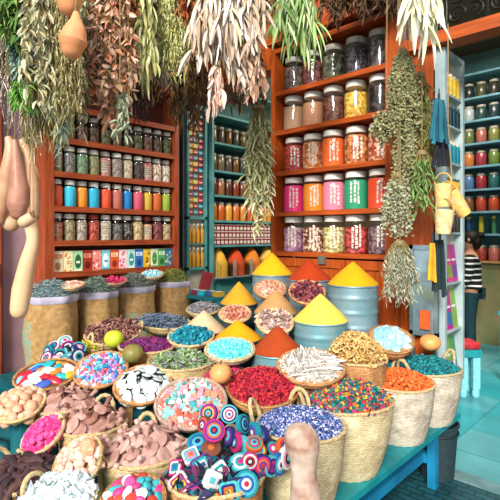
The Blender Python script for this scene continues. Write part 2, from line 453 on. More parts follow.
# tea boxes
tb = [('#e9d9b8','#d8702e','#b98b5a','beige','orange'), ('#e8e0b4','#dd8a32','#c9b070','cream','orange'), ('#a8d6a0','#2f5f3a','#e4efcc','pale green','dark green'), ('#9c2c20','#d98a70','#5c120c','dark red','pink'), ('#e88a80','#b8402c','#f4d8c8','salmon pink','red'),
      ('#7ccbd8','#e9f4f0','#2b8e9e','sky blue','white'), ('#d8582a','#f1d0a4','#8c2c12','orange','cream'), ('#f3d6d6','#d83c6c','#e890ac','blush white','magenta'), ('#bfe3dc','#3b9a94','#f2f7ee','mint','teal'), ('#2a6fb4','#d6e6f0','#174a80','blue','white'),
      ('#e8b62c','#6b3f16','#f5df90','yellow','brown'), ('#d8e6c4','#4c8c44','#7cb466','light green','leaf green'), ('#58a05c','#e3f0d0','#2e6c38','green','cream'), ('#2f78a8','#d8c850','#9cc8dc','steel blue','yellow')]
for i, (a, b, c, an, bn) in enumerate(tb):
    w = .084; h = .19; d = .055
    m = MB(); m.box((-w/2, -d/2, 0), (w/2, d/2, h), 0)
    f = -d/2 - .0012
    rg = random.Random(i)
    if i % 3 == 0:
        m.box((-w*.42, f, h*.66), (w*.42, -d/2 + .002, h*.86), 1); m.ell((0, -d/2, h*.32), (w*.32, .003, h*.18), mi=2, seg=14, rings=6)
        for q in range(4): m.box((-w*.3, f - .0008, h*(.70 + q*.035)), (w*rg.uniform(.05, .3), f + .001, h*(.715 + q*.035)), 0)
    elif i % 3 == 1:
        for q in range(9): m.ell((rg.uniform(-.036, .036), -d/2, h*rg.uniform(.08, .9)), (.011, .003, .013), mi=1 + q % 2, seg=8, rings=5)
        m.box((-w*.3, f - .001, h*.45), (w*.3, -d/2 + .002, h*.6), 0)
        m.box((-w*.22, f - .002, h*.5), (w*.22, f, h*.55), 1)
    else:
        m.ell((0, -d/2, h*.5), (w*.36, .003, h*.34), mi=1, seg=18, rings=8); m.box((-w*.2, f - .003, h*.42), (w*.2, f + .002, h*.52), 2)
        m.box((-w*.45, f, h*.04), (w*.45, -d/2 + .002, h*.12), 2)
    m.box((-w*.5, -d*.5, h - .0005), (w*.5, d*.5, h + .0008), 1)
    o = m.build('tea_box', [mat(a, .5, var=.03), mat(b, .5, var=.03), mat(c, .5, var=.03)], smooth=False,
        M=Matrix.Translation((.10, .042 + i * .0905, LZ[0] - .0045)) @ Matrix.Rotation(PI/2 + U(-.05, .05), 4, 'Z'))
    tag(o, '%s tea box with %s print, %s from left on the lowest shelf' % (an, bn, ORD[i]), 'box', 'tea boxes on the lowest shelf')

# ------------------------------------------------------------------ right rack
RZ = [1.45, 1.80, 2.16, 2.525, 2.875, 3.26]
X0, X1 = 1.375, 2.445
root2 = empty('jar_rack', Vector(((X0+X1)/2, 1.6, 0)))
part('post', BX(((X0 - .05, 1.45, 0), (X0, 1.72, 3.30))), W_OR, root2)
part('post', BX(((X1, 1.44, 0), (X1 + .095, 1.72, 3.30))), W_OR, root2)
for z in RZ: part('shelf', BX(((X0, 1.47, z - .028), (X1, 1.72, z - .004)), ((X0, 1.455, z - .034), (X1, 1.47, z + .004))), W_OR_H, root2)
part('cornice', BX(((X0 - .07, 1.41, 3.30), (X1 + .12, 1.73, 3.36))), W_OR_H, root2)
part('back_panel', BX(((X0, 1.72, 1.40), (X1, 1.735, 3.28))), mat('#d8cba8', .8, c2='#b39a70', scale=5), root2)
for k in range(3):
    xa = X0 + .01 + k * .355
    part('cupboard_door', BX(((xa, 1.48, .05), (xa + .345, 1.50, 1.40)), ((xa, 1.465, .05), (xa + .05, 1.48, 1.4)), ((xa + .295, 1.465, .05), (xa + .345, 1.48, 1.4)), ((xa + .05, 1.465, 1.33), (xa + .295, 1.48, 1.4)), ((xa + .05, 1.465, .7), (xa + .295, 1.48, .76)), ((xa + .05, 1.465, .05), (xa + .295, 1.48, .13))), W_OR, root2)
part('hinge_plate', BX(((1.84, 1.445, 1.36), (1.91, 1.465, 1.43))), mat('#8a8a84', .4, metal=.6), root2)
tag(root2, 'orange-brown wooden rack of large jars above the tins of spice', 'rack')
big = {
 4: [('brown seed pods', gran(['#5a4438','#3a2a24','#7f6452'],45)), ('dark red dried petals', gran(['#5e2f2c','#3c1a1c','#874c44'],45)), ('speckled olive leaves', gran(['#6f6f55','#4a4c38','#a5a07c'],40)), ('dark purple-grey seeds', gran(['#55474a','#352c30','#766a6c'],55)), ('black roots', gran(['#3a3230','#211c1c','#57504c'],35))],
 3: [('beige-brown powder', pw('#b08a68')), ('light reddish powder', pw('#bd8560')), ('dark brown bark', gran(['#5e3526','#43241a','#865040'],60)), ('golden yellow corn silk', gran(['#c99a34','#a8761f','#e0bc58'],55)), ('black vanilla pods', gran(['#2e2422','#1a1413','#4d3e38'],22))],
 2: [('crimson powder', gran(['#a8332a','#8a241e','#c0503e'],70)), ('orange and cream chips', gran(['#d0783c','#e3b68a','#ad5424'],45)), ('bright orange powder', pw('#ee6a28')), ('amber resin lumps', gran(['#bb6a34','#8c4420','#d9935c'],40)), ('red-brown star anise', gran(['#a3482e','#cf9874','#7a2e1c'],42))],
 1: [('hot pink powder', pw('#ea2f7c')), ('marigold orange powder', pw('#f08a1c')), ('baby pink powder', pw('#ea7f98')), ('emerald green powder', pw('#26966a')), ('vermilion red powder', pw('#e84a24'))],
 0: [('lilac lavender buds', gran(['#a2708a','#7c4d68','#c8a0ac'],60)), ('mixed brown and white seeds', gran(['#8a4a36','#e0c4a4','#5e2a20'],55)), ('pale yellow-green chamomile', gran(['#b8a462','#8e7c44','#d8cc92'],55)), ('deep red rosebuds', gran(['#a02c30','#701c22','#c85448'],50)), ('dark plum berries', gran(['#6a4a50','#43292e','#8f7478'],60))] }
RN = {4: 'top', 3: 'second', 2: 'third', 1: 'fourth', 0: 'bottom'}
for k in range(5):
    for i in range(5):
        nm, cm = big[k][i]
        x = X0 + .115 + i * .209 + U(-.004, .004)
        make_jar('big', .097, .312, cm, LID_W if k < 4 else LID_D, .9 if k in (1, 2) else .8, (x, 1.585 + U(-.01, .01), RZ[k] - .0035), U(-.12, .12) + .58,
                 'large jar of %s, %s shelf of the orange-brown rack' % (nm, RN[k]), 'large jars on the orange-brown rack',
                 lab='w' if k < 3 else None, name='glass_jar', seed=i * 3 + k)

# ------------------------------------------------------------------ inner alcove shelves (beyond the left rack)
TSH = mat('#5c9a98', .5, c2='#3f7a7a', scale=5)
def simple_jar(name, r, h, cm, lid):
    m = MB()
    m.lathe([(r*.9, 0), (r, h*.05), (r, h*.76), (r*.8, h*.84), (r*.84, h*.85), (r*.84, h*.98), (0, h)], 14, mi=[0,0,0,1,1,1])
    return m
t = empty('wall_shelves', Vector((-.2, 2.5, 0)))
SZ = [1.08, 1.48, 1.776, 2.08, 2.375, 2.71, 3.05, 3.4]
for z in SZ: part('shelf', BX(((-.30, 1.98, z - .025), (-.02, 3.6, z))), TSH, t)
for y in (1.96, 3.6): part('upright', BX(((-.30, y, 0), (-.02, y + .03, 3.6))), TSH, t)
part('counter_panel', BX(((-.30, 1.99, 0), (-.05, 3.6, 1.05))), mat('#4f8a88', .6), t)
tag(t, 'narrow teal wooden wall shelves inside the shop, seen between the two racks', 'shelf')
dk = [('#6e5c34','dark olive'), ('#7a6a48','khaki'), ('#5a5040','dull brown'), ('#75501f','amber brown'), ('#4a5444','dark green')]
rn = {3: ('orange', ['#d8842e','#c8601e','#e09a3c']), 2: ('x', []), 4: ('dark amber', ['#8c4a24','#6c3a20','#a85c2c'])}
protoc = {}
def sj(pos, colr, lab, grp, r=.058, h=.22, name='spice_jar', rz=0, lidc='#a8a89c'):
    k = (colr, r, h, lidc)
    if k not in protoc:
        o = simple_jar(name, r, h, None, None).build(name, [mat(colr, .25, var=.2, scale=50, spec=.6), mat(lidc, .4)])
        protoc[k] = o.data; bpy.data.objects.remove(o)
    o = bpy.data.objects.new(name, protoc[k]); col.objects.link(o); o.matrix_world = Matrix.Translation(pos) @ Matrix.Rotation(rz, 4, 'Z')
    return tag(o, lab, 'jar', grp)
shn = {3: 'third', 4: 'fourth', 5: 'fifth', 6: 'sixth'}
for k in (3, 4, 5, 6):
    zz = SZ[k] if k != 3 else SZ[3]
    for i in range(12):
        if k == 3: c = ['#e08a2c', '#c85e1c', '#e8a23a', '#d4702a'][i % 4]; nm = ['golden orange', 'rust orange', 'light orange', 'deep orange'][i % 4]
        elif k == 4: c = ['#7c4226', '#a0663c', '#5c3424', '#8a3a22'][i % 4]; nm = ['chestnut brown', 'tan brown', 'dark brown', 'reddish brown'][i % 4]
        else: c, nm = dk[(i + k) % 5]
        z = SZ[k - 1] if k == 3 else SZ[k - 1]
        sj((-.12, 2.06 + i * .128, z), c, 'small jar of %s spice, %s from the left on %s teal shelf from counter' % (nm, ORD[i], ['','','','second','third','fourth','fifth'][k]), 'jars on the inner teal shelves', r=.05, h=.215 if k != 3 else .23)
# stacked little red/white boxes two high on the first shelf
bm_ = BX(((-.035, -.028, 0), (.035, .028, .07), 0), ((.034, -.022, .015), (.0365, .022, .05), 1), ((-.035, -.028, .07), (.035, .028, .084), 2)).build('spice_box', [mat('#8c2c34', .5), mat('#e8d8c8', .6), mat('#d9cfc0', .6)], smooth=False)
first = True
for j in range(3):
    for i in range(16):
        o = bm_ if first else bm_.copy()
        if not first: col.objects.link(o)
        first = False
        o.location = (-.08, 2.02 + i * .066, SZ[1] + j * .085)
        tag(o, 'small dark red packet stacked on the lowest teal shelf above the powder bins', 'box', 'stacked red packets')
# powder bins
for i, (c, nm) in enumerate([('#e0a83a', 'golden yellow'), ('#c8461e', 'rust red'), ('#e07a26', 'orange'), ('#d8b04a', 'mustard')]):
    y0 = 2.0 + i * .3
    b = empty('powder_bin', Vector((-.1, y0 + .14, 1.08)))
    BX(((-.14, -.135, 0), (.13, -.13, .2)), ((-.14, .13, 0), (.13, .135, .2)), ((.12, -.135, 0), (.128, .135, .2))).build('glass_side', glass(), b, False)
    BX(((.122, -.14, 0), (.132, -.128, .22)), ((.122, .128, 0), (.132, .14, .22)), ((-.14, -.14, 0), (.132, .14, .01))).build('frame', mat('#b9c4c0', .4, metal=.5), b, False)
    tag(b, 'glass-fronted bin of %s powder on the inner teal counter' % nm, 'bin', 'powder bins')
    s = MB(); s.lathe([(.118, 0), (.118, .17), (.08, .26), (.03, .34), (0, .36)], 20, M=Matrix.Identity(4))
    o = s.build('spice_powder', pw(c), M=Matrix.Translation((-.115, y0 + .14, 1.0915)))
    tag(o, '%s spice powder heaped in the glass bin on the inner counter' % nm, 'spice', 'powder in the bins', 'stuff')
# narrow rack of tiny colourful things
t = empty('trinket_rack', Vector((-.05, 1.72, 0)))
part('frame', BX(((-.10, 1.60, .9), (-.04, 1.63, 3.1)), ((-.10, 1.87, .9), (-.04, 1.90, 3.1)), ((-.10, 1.63, 3.04), (-.04, 1.87, 3.1)), ((-.10, 1.6, 1.78), (-.04, 1.9, 1.81)), ((-.10, 1.6, 1.20), (-.04, 1.9, 1.23))), TSH, t)
part('back_board', BX(((-.12, 1.6, .9), (-.10, 1.9, 3.1))), mat('#d6c8b0', .8), t)
tag(t, 'narrow pale rack hung with tiny colourful trinkets beside the inner teal shelves', 'rack')
cols_t = [('#d82c5c','pink'), ('#2c3c8c','navy'), ('#e8962c','orange'), ('#28a0b4','teal'), ('#8c2c84','purple'), ('#e8d44c','yellow'), ('#c02c24','red'), ('#2a2a34','black')]
for j in range(17):
    for i in range(3):
        c, nm = cols_t[(i * 3 + j * 5 + (j // 3)) % 8]
        m = BX(((-.004, -.032, -.026), (.02, .032, .018), 0), ((.019, -.024, -.012), (.022, .024, .0), 1))
        m.tube([(.0, 0, .018), (0, 0, .03)], .003, 5)
        k = ('tr', c)
        if k not in protoc:
            o = m.build('keyring', [mat(c, .5), mat('#f0e6d0', .5)], smooth=False); protoc[k] = o.data; bpy.data.objects.remove(o)
        o = bpy.data.objects.new('keyring', protoc[k]); col.objects.link(o)
        o.location = (-.09, 1.672 + i * .078, 1.87 + j * .069)
        tag(o, 'tiny %s keyring trinket on the narrow pale rack behind the jars' % nm, 'keyring', 'trinkets on the narrow rack')
for j in range(2):
    for i in range(4):
        m = MB(); m.lathe([(.02, 0), (.023, .01), (.023, .14), (.01, .17), (.01, .2), (.014, .2), (.014, .225), (0, .225)], 10, mi=[0,0,0,0,1,1,1])
        o = m.build('oil_bottle', [mat('#d69a34', .25), mat('#e8e0c8', .5)]); o.location = (-.068, 1.655 + i * .063, 1.231 + j * .275)
        tag(o, ('amber oil bottle on the lower ledge of the narrow pale rack' if j == 0 else 'amber oil bottle on the middle ledge of the narrow pale rack'), 'bottle', 'amber bottles %s ledge' % ('lower' if j == 0 else 'middle'))
part('ledge', BX(((-.10, 1.63, 1.49), (-.04, 1.87, 1.504))), TSH, t)
# teal cloths hung on the rack's end
for j, (c, nm) in enumerate([('#1f9aa8', 'turquoise'), ('#17606c', 'dark teal'), ('#20343c', 'black-green'), ('#2aa6b4', 'bright teal')]):
    m = MB(); m.box((0, 0, 0), (.02, .075, .27)); m.box((-.004, -.004, .255), (.024, .079, .28)); m.box((.02, .02, .02), (.023, .03, .24)); m.box((.02, .05, .02), (.023, .06, .24))
    o = m.build('folded_cloth', mat(c, .85, c2=None, bump=.3), smooth=False); o.location = (-.056, 1.36, 1.30 + j * .29)
    tag(o, '%s folded cloth hung between the red-brown rack and the trinket rack' % nm, 'cloth', 'cloths hung beside the rack')

# ------------------------------------------------------------------ back wall shelves seen through the door
t = empty('shop_shelves', Vector((2.2, 5.75, 0)))
BZ = [1.22, 1.62, 1.95, 2.28, 2.62, 2.96, 3.3, 3.64, 4.0]
BLU = mat('#78aab8', .5, c2='#5a8e9e', scale=5)
for z in BZ: part('shelf', BX(((.8, 5.55, z - .03), (3.8, 5.9, z))), BLU if z > 1.3 else mat('#b08a58', .6), t)
for x in (.78, 3.8): part('upright', BX(((x, 5.55, 0), (x + .03, 5.9, 4.2))), BLU, t)
part('lower_panel', BX(((.81, 5.6, 0), (3.8, 5.9, 1.18))), mat('#8a7a52', .7, c2='#64744e', scale=5), t)
tag(t, 'tall blue-grey wall shelves of jars seen through the doorway', 'shelf')
pal = {1: [('#a83c2c','red'), ('#c06a5c','dusty red'), ('#7c2c24','maroon')],
       2: [('#d8c43c','yellow-topped'), ('#3c8c5c','green'), ('#2c5c9c','blue')],
       3: [('#c8502c','orange-red'), ('#3c2c2c','dark'), ('#8c5c3c','brown'), ('#c04c34','brick red')],
       4: [('#2c6c6c','teal'), ('#1f4a68','dark blue'), ('#5c84b4','pale blue'), ('#a8343c','crimson')],
       5: [('#6c8c3c','green'), ('#d85c4c','coral'), ('#d8803c','orange'), ('#a83c4c','rose red')],
       6: [('#8c8c4c','olive'), ('#a09c5c','khaki'), ('#6c7c44','moss'), ('#b86c5c','salmon')],
       7: [('#2c4448','blackish teal'), ('#3c5c54','deep green'), ('#b8c8c8','frosted white'), ('#34504c','dark green')],
       8: [('#3c3c2c','dark olive'), ('#4c5c44','grey-green'), ('#2c3434','black'), ('#54583c','mossy brown')]}
bn = ['', 'lowest', 'second', 'third', 'fourth', 'fifth', 'sixth', 'seventh', 'topmost']
for k in range(1, 9):
    for i in range(12):
        c, nm = pal[k][i % len(pal[k])]
        z = BZ[k - 1] if k < 9 else 0
        r, h = (.075, .235) if k not in (2,) else (.035, .26)
        nn = 12 if k != 2 else 12
        sj((1.30 + i * .175, 5.68, BZ[k - 1]), c, '%s jar, %s from left, %s blue-grey shelf of the far wall' % (nm, ORD[i], bn[k]), 'jars on the far wall shelves', r=r, h=h, lidc='#b8b0a0' if k != 2 else '#e8d05c')

# ------------------------------------------------------------------ bench & display stand
BT = .42
t = empty('display_bench', Vector((2.6, 0, 0)))
part('bench_top', BX(((2.2, -1.55, BT - .035), (2.59, 1.45, BT)), ((2.594, -1.55, BT - .035), (2.98, 1.45, BT))), TEALP, t)
part('apron', BX(((2.935, -1.5, BT - .055), (2.955, 1.40, BT - .036))), TEALP, t)
BLUEP = mat('#1c86b0', .5, c2='#15678c', scale=6, bump=.1)
for (x, y) in ((2.90, 1.19), (2.90, -1.4), (2.3, 1.19), (2.3, -1.4)):
    part('leg', BX(((x - .026, y - .026, 0), (x + .026, y + .026, BT - .036))), BLUEP, t)
part('stretcher', BX(((2.80, -1.37, .15), (2.85, 1.16, .21))), BLUEP, t)
part('stretcher', BX(((2.33, 1.165, .15), (2.87, 1.215, .21))), BLUEP, t)
part('stretcher', BX(((2.33, -1.42, .15), (2.87, -1.38, .21))), BLUEP, t)
tag(t, 'long low teal-painted wooden bench carrying the front baskets', 'bench')
stand = empty('display_stand', Vector((1.4, .2, 0)))
def step(a, b): part('step', BX((a, b)), TEALD, stand)
step((.2, -1.55, 0), (2.19, 1.40, BT))
step((.12, -.45, BT), (.7, 1.40, .50))
step((1.36, .96, BT), (2.62, 1.42, .92))
step((1.36, .60, BT), (2.62, .95, .71))
step((1.36, .22, BT), (2.55, .59, .58))
tag(stand, 'dark teal stepped stand underneath the tins and bowls', 'stand')
# bin under bench
t = empty('waste_bin', Vector((2.80, 1.02, 0)))
m = MB(); m.lathe([(.10, 0), (.105, .005), (.13, .34), (.14, .345), (.14, .36), (.128, .36), (.1, .02), (0, .02)], 24); m.build('bin_body', mat('#2a3a3e', .6, scale=40, bump=.3), t)
m = MB(); m.tube([(.133*math.cos(a*PI/12), .133*math.sin(a*PI/12), .30) for a in range(25)], .006, 6); m.build('hoop', mat('#1d2a2e', .5), t)
tag(t, 'black waste bin under the end of the teal bench', 'bin')
bpy.data.objects['waste_bin'].location = (2.86, 1.36, 0)

# ------------------------------------------------------------------ containers
def heapz(rho, r, h): return h * (1 - (rho / r) ** 2)
def basket(label, px, py, rpx, Z, rz=0, base_ratio=.72, bt=BT, m=None, handles=(), name='woven_basket', hh=.11, tilt=0, flat=1.0, group='woven baskets on the display', hr=None):
    """tall palm-leaf basket; returns the rim frame and radius"""
    m = m or STRAW
    rim = P(px, py, Z); r = PR(rpx, Z); H = rim.z - bt - .001
    t = empty(name, Matrix.Translation((rim.x, rim.y, bt + .001)))
    rowsn = max(10, int(H / .013)); seg = 84; a = .0028
    prof = []
    for j in range(rowsn + 1):
        q = j / rowsn
        prof.append((r * (base_ratio + (1 - base_ratio) * math.sin(q * PI / 2) ** .9), H * q))
    def fn(rr, z, an, j):
        w = a * math.cos(an * 21 + (PI if j % 2 else 0)); lump = .006 * math.sin(an * 3 + rim.x * 9) * (z / H)
        return rr + w + lump * .6 - .002, z + .004 * math.sin(an * 2 + rim.y * 7) * (z / H)
    b = MB(); b.lathe([(0, 0.0)] + prof, seg, fn=lambda rr, z, an, j: (0, 0) if j == 0 else fn(rr, z, an, j - 1))
    ip = [(r * .965, H * .99), (r * .9, H * .7), (r * .82, H * .55), (0, H * .5)]
    b.lathe(ip, 32, cap=False)
    b.build('basket_body', m, t)
    rm = MB(); pts = []
    for k in range(73):
        an = 2 * PI * k / 72; rr, zz = fn(r, H, an, 0)
        pts.append((rr * math.cos(an), rr * math.sin(an), zz))
    rm.tube(pts, [.007 + .0016 * (k % 2) for k in range(73)], 7); rm.build('rim', ROPE, t)
    for (ang, w) in handles:
        ang = math.radians(ang); c = Vector((math.cos(ang), math.sin(ang), 0)) * r; s = Vector((-math.sin(ang), math.cos(ang), 0))
        out = Vector((math.cos(ang), math.sin(ang), 0)); pts = []
        for k in range(19):
            q = PI * k / 18
            pts.append(c + out * (.006 + .03 * math.sin(q)) - s * (w * math.cos(q)) + Vector((0, 0, H - .02 + hh * math.sin(q) ** .8)))
        h = MB(); h.tube(pts, [.0085 + .0022 * (k % 2) for k in range(19)], 7); h.build('handle', ROPE, t)
    tag(t, label, 'basket', group)
    return Matrix.Translation(rim), r * .98
def bowl(label, px, py, rpx, Z, tilt=20, roll=0, depth=None, m=None, name='wicker_bowl', handles=(), riser=True, flat=1.0, group='wicker bowls on the display', bt=BT, spin=0):
    m = m or WICKP
    rim = P(px, py, Z); r = PR(rpx, Z); D = depth or r * .5
    F = tiltM(rim, tilt, roll) @ Matrix.Rotation(math.radians(spin), 4, 'Z') @ Matrix.Diagonal((1, flat, 1, 1))
    root = F @ Matrix.Translation((0, 0, -D))
    t = empty(name, root)
    n = max(7, int(D / .010)); prof = []
    for j in range(n * 2 + 1):
        q = j / (n * 2)
        rr = r * (.42 + .58 * math.sin(q * PI / 2) ** .85); bulge = .0022 if j % 2 else -.0012
        prof.append((rr + bulge, D * q))
    sc = MB(); sc.lathe([(0, 0)] + prof, 48, fn=lambda rr, z, an, j: (rr + .001 * math.sin(an * 24 + (j // 2) * 2.2) * (j > 0), z))
    sc.lathe([(r * .965, D * .99), (r * .9, D * .6), (r * .5, D * .25), (0, D * .2)], 32, cap=False)
    sc.build('bowl_body', m, t)
    rm = MB(); pts = [(r*math.cos(2*PI*k/48), r*math.sin(2*PI*k/48), D) for k in range(49)]
    rm.tube(pts, [.0075 + .0018 * (k % 2) for k in range(49)], 7); rm.build('rim', m, t)
    for (ang, w) in handles:
        ang = math.radians(ang); c = Vector((math.cos(ang), math.sin(ang), 0)) * r; s = Vector((-math.sin(ang), math.cos(ang), 0)); pts = []
        for k in range(17):
            q = PI * k / 16
            pts.append(c * (1 + .1 * math.sin(q)) - s * (w * math.cos(q)) + Vector((0, 0, D - .01 + w * 1.35 * math.sin(q))))
        h = MB(); h.tube(pts, .0085, 7); h.build('handle', ROPE, t)
    tag(t, label, 'bowl' if 'bowl' in name else 'basket', group)
    if riser:
        b = root.translation; ax = r * .42
        low = b.z - .42 * r * math.sin(math.radians(abs(tilt))) - .004
        if low > bt + .01:
            rr = MB(); rr.lathe([(ax, bt), (ax, low)], 16, M=Matrix.Translation((b.x, b.y, 0)))
            o = rr.build('riser', TEALD, smooth=False); rebase(o, stand)
    return F, r * .985
def stuff(name, label, F, r, h, palette, n, size, shape='bud', under=None, cat='petals', seed=1, group=None, elong=1.6, z0=-.009, flat=1.0):
    """an uncountable heap: a filled mound covered in small pieces, one object"""
    random.seed(seed * 17 + 3)
    under = under or palette[0]  # a darker mound colour paints the shade between the pieces
    m = MB(); prof = [(0, z0 - .02), (r * .93, z0 - .01), (r * .95, z0)]
    for j in range(7):
        q = (j + 1) / 7; prof.append((r * .95 * (1 - q) if j < 6 else 0, z0 + h * (1 - (1 - q) ** 2) * .93))
    m.lathe(prof, 32, mi=1, cap=False)
    for k in range(n):
        rho = r * .97 * math.sqrt(R_()); a = U(0, 2 * PI)
        z = z0 + heapz(rho, r, h) + U(-.2, .5) * size
        p = Vector((rho * math.cos(a), rho * math.sin(a), z)); s = size * U(.7, 1.3)
        if shape == 'bud': m.ell(p, (s * .5, s * .5, s * .5 * elong), rnd_rot(), 6, 4)
        elif shape == 'rose':
            m.ell(p, (s * .55, s * .5, s * .5), rnd_rot(), 6, 4, jit=.28)
            if k % 2 == 0: m.leaf(p, (U(-1, 1), U(-1, 1), U(0, 1)), s * 1.1, s * .8, .3, 1.2, n=2)
        elif shape == 'petal':
            d = Vector((U(-1, 1), U(-1, 1), U(-.1, .9)))
            m.leaf(p, d, s * 1.5, s * 1.0, .5, .8, n=2)
        elif shape == 'leaf':
            d = Vector((U(-1, 1), U(-1, 1), U(-.1, .6)))
            m.leaf(p, d, s * 2.2, s * .6, .5, .6, n=2)
        elif shape == 'chunk':
            m.ell(p, (s * .55, s * .45, s * .4), rnd_rot(), 5, 3, jit=.25)
        elif shape == 'stick':
            d = Vector((U(-1, 1), U(-1, 1), U(-.25, .25))).normalized() * s * elong
            m.tube([p - d * .5, p + d * .1 + Vector((U(-.2,.2), U(-.2,.2), .1)) * s, p + d * .5], [s * .14, s * .17, s * .1], 5)
        elif shape == 'curl':
            b = rnd_rot(); pts = [p + b @ Vector((math.cos(q * .9) * s * .5, math.sin(q * .9) * s * .5, q * s * .12)) for q in range(6)]
            m.tube(pts, [s * .16] * 6, 5)
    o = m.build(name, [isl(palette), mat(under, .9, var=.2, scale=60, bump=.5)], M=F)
    return tag(o, label, cat, group, 'stuff')
def pile(F, r, h, protos, size, labels, group, cat, tries=900, layers=2, lie=.5, seed=1, z0=-.006, thick=.4, maxn=200, up=0.0, dens=.8, flip=0):
    """countable things piled one by one in a bowl; protos = list of (mesh, name)"""
    random.seed(seed * 31 + 5); made = 0
    for L in range(layers):
        pts = []
        for k in range(tries):
            rho = r * .92 * math.sqrt(R_()); a = U(0, 2 * PI)
            x, y = rho * math.cos(a), rho * math.sin(a)
            d = size * dens
            if all((x - q[0]) ** 2 + (y - q[1]) ** 2 > d * d for q in pts):
                pts.append((x, y))
        for (x, y) in pts:
            if made >= maxn: return made
            rho = math.hypot(x, y)
            z = z0 + heapz(rho, r, h) - (layers - 1 - L) * size * thick + U(-.1, .1) * size + up
            nrm = Vector((x * 2 * h / r / r + U(-lie, lie), y * 2 * h / r / r + U(-lie, lie), 1)).normalized()
            i = random.randrange(len(protos)); me, nm = protos[i]
            o = bpy.data.objects.new(nm, me); col.objects.link(o)
            s = U(.85, 1.12)
            base = Matrix.Translation(F @ Vector((x, y, z))) @ F.to_3x3().normalized().to_4x4()
            o.matrix_world = base @ align(nrm, U(0, 6.28)) @ (Matrix.Rotation(PI, 4, 'X') if flip and R_() < flip else Matrix.Identity(4)) @ Matrix.Scale(s, 4)
            lb = labels[i] if isinstance(labels, list) else labels
            tag(o, lb, cat, group); made += 1
    return made
def proto(mb, name, mats, smooth=True):
    o = mb.build(name, mats, smooth=smooth); me = o.data; bpy.data.objects.remove(o); return (me, name)

# tins with spice cones
def tin(label, clabel, px, py, rpx, Z, apex, bt, c, tinmat, cname='spice_cone', seed=0):
    rim = P(px, py, Z); r = PR(rpx, Z) * .97; H = rim.z - bt
    t = empty('spice_tin', Vector((rim.x, rim.y, bt + .0005)))
    prof = [(0, 0), (r * .97, 0), (r * .97, .012)]
    n = 28
    for j in range(n + 1):
        z = .012 + (H - .024) * j / n
        bul = .0045 * (1 if (j % 9) in (3, 4) else 0)
        prof.append((r * .965 + bul, z))
    prof += [(r * .94, H - .01), (r * .94, H - .03), (0, H - .03)]
    m = MB(); m.lathe(prof, 40); m.build('tin_body', tinmat, t)
    h = MB(); h.tube([(r*.975*math.cos(2*PI*k/40), r*.975*math.sin(2*PI*k/40), H - .006) for k in range(41)], .006, 6); h.build('rim', tinmat, t)
    tag(t, label, 'tin', 'metal tins of spice')
    ch = (py - apex) / FPX * Z * .97 + .0
    cp = [(r * .90, H - .028), (r * 1.0, H + .002)]
    for j in range(1, 13):
        q = j / 12; cp.append((r * (1 - q) ** .94 + .0, H + .004 + ch * (q if q < 1 else 1)))
    cp[-1] = (0, H + .004 + ch * .975); cp[-2] = (r * .05, H + .004 + ch * .955)
    m = MB(); m.lathe(cp, 40, fn=lambda rr, z, an, j: (rr * (1 + .018 * math.sin(an * 3 + seed + z * 30) * (rr < r * .95)), z))
    o = m.build(cname, mat(c, .95, var=.07, scale=14, bump=.5, detail=8, dist=.006)); o.location = t.location
    tag(o, clabel, 'spice', 'cones of ground spice', 'stuff')
TG = mat('#8fa3a8', .45, c2='#6c868d', scale=14, metal=.35, bump=.05); TT = mat('#5f9aa2', .45, c2='#84a0a6', scale=9, metal=.3, bump=.05); TS = mat('#8ea6ae', .42, c2='#6c929a', scale=8, metal=.35, bump=.08); TD = mat('#4a5a60', .5, c2='#38464c', scale=10, metal=.3)
tin('grey ribbed metal tin holding the yellow cone at the back left', 'bright yellow cone of ground spice in the back left tin', 272, 274, 21, 3.85, 252, .92, '#dfa60e', TG, seed=1)
tin('grey ribbed metal tin holding the rust-red cone in the back row', 'rust-red cone of ground spice in the back row', 309.5, 279, 22, 3.55, 259, .92, '#a8340a', TG, seed=2)
tin('largest blue-grey ribbed tin under the yellow cone at back right', 'yellow cone of ground spice in the large back right tin', 353, 284, 26, 3.3, 261, .92, '#dc9e08', TS, seed=3)
tin('dark metal tin under the ochre cone, middle row left', 'ochre-gold cone of ground spice, middle row left', 239, 303, 19, 3.6, 281, .71, '#cc9224', TD, seed=4)
tin('blue-grey metal tin under the tan cone, centre of the rows', 'tan-beige cone of ground spice in the middle of the tins', 276, 312, 22.5, 3.35, 289, .71, '#bd8c58', TT, seed=5)
tin('teal ribbed metal tin under the pale yellow cone', 'pale lemon-yellow cone of ground spice beside the date bowl', 320.5, 320, 28, 3.0, 293, .71, '#e6ca50', TT, seed=6)
tin('dark metal tin under the deep yellow cone behind the turquoise bowl', 'deep yellow cone of ground spice behind the turquoise bowl', 238, 338, 24.5, 3.05, 320, .58, '#dd9a08', TD, seed=7)
tin('teal metal tin under the brick-red cone, front row', 'brick-red cone of ground spice in the front row', 277.5, 351, 27, 2.75, 325, .58, '#9f3c12', TT, seed=8)
tin('dark metal tin under the cream cone behind the teal bowl', 'cream sand-coloured cone of ground spice behind the teal bowl', 204, 330, 23, 3.35, 310, .58, '#d4b890', TD, seed=9)

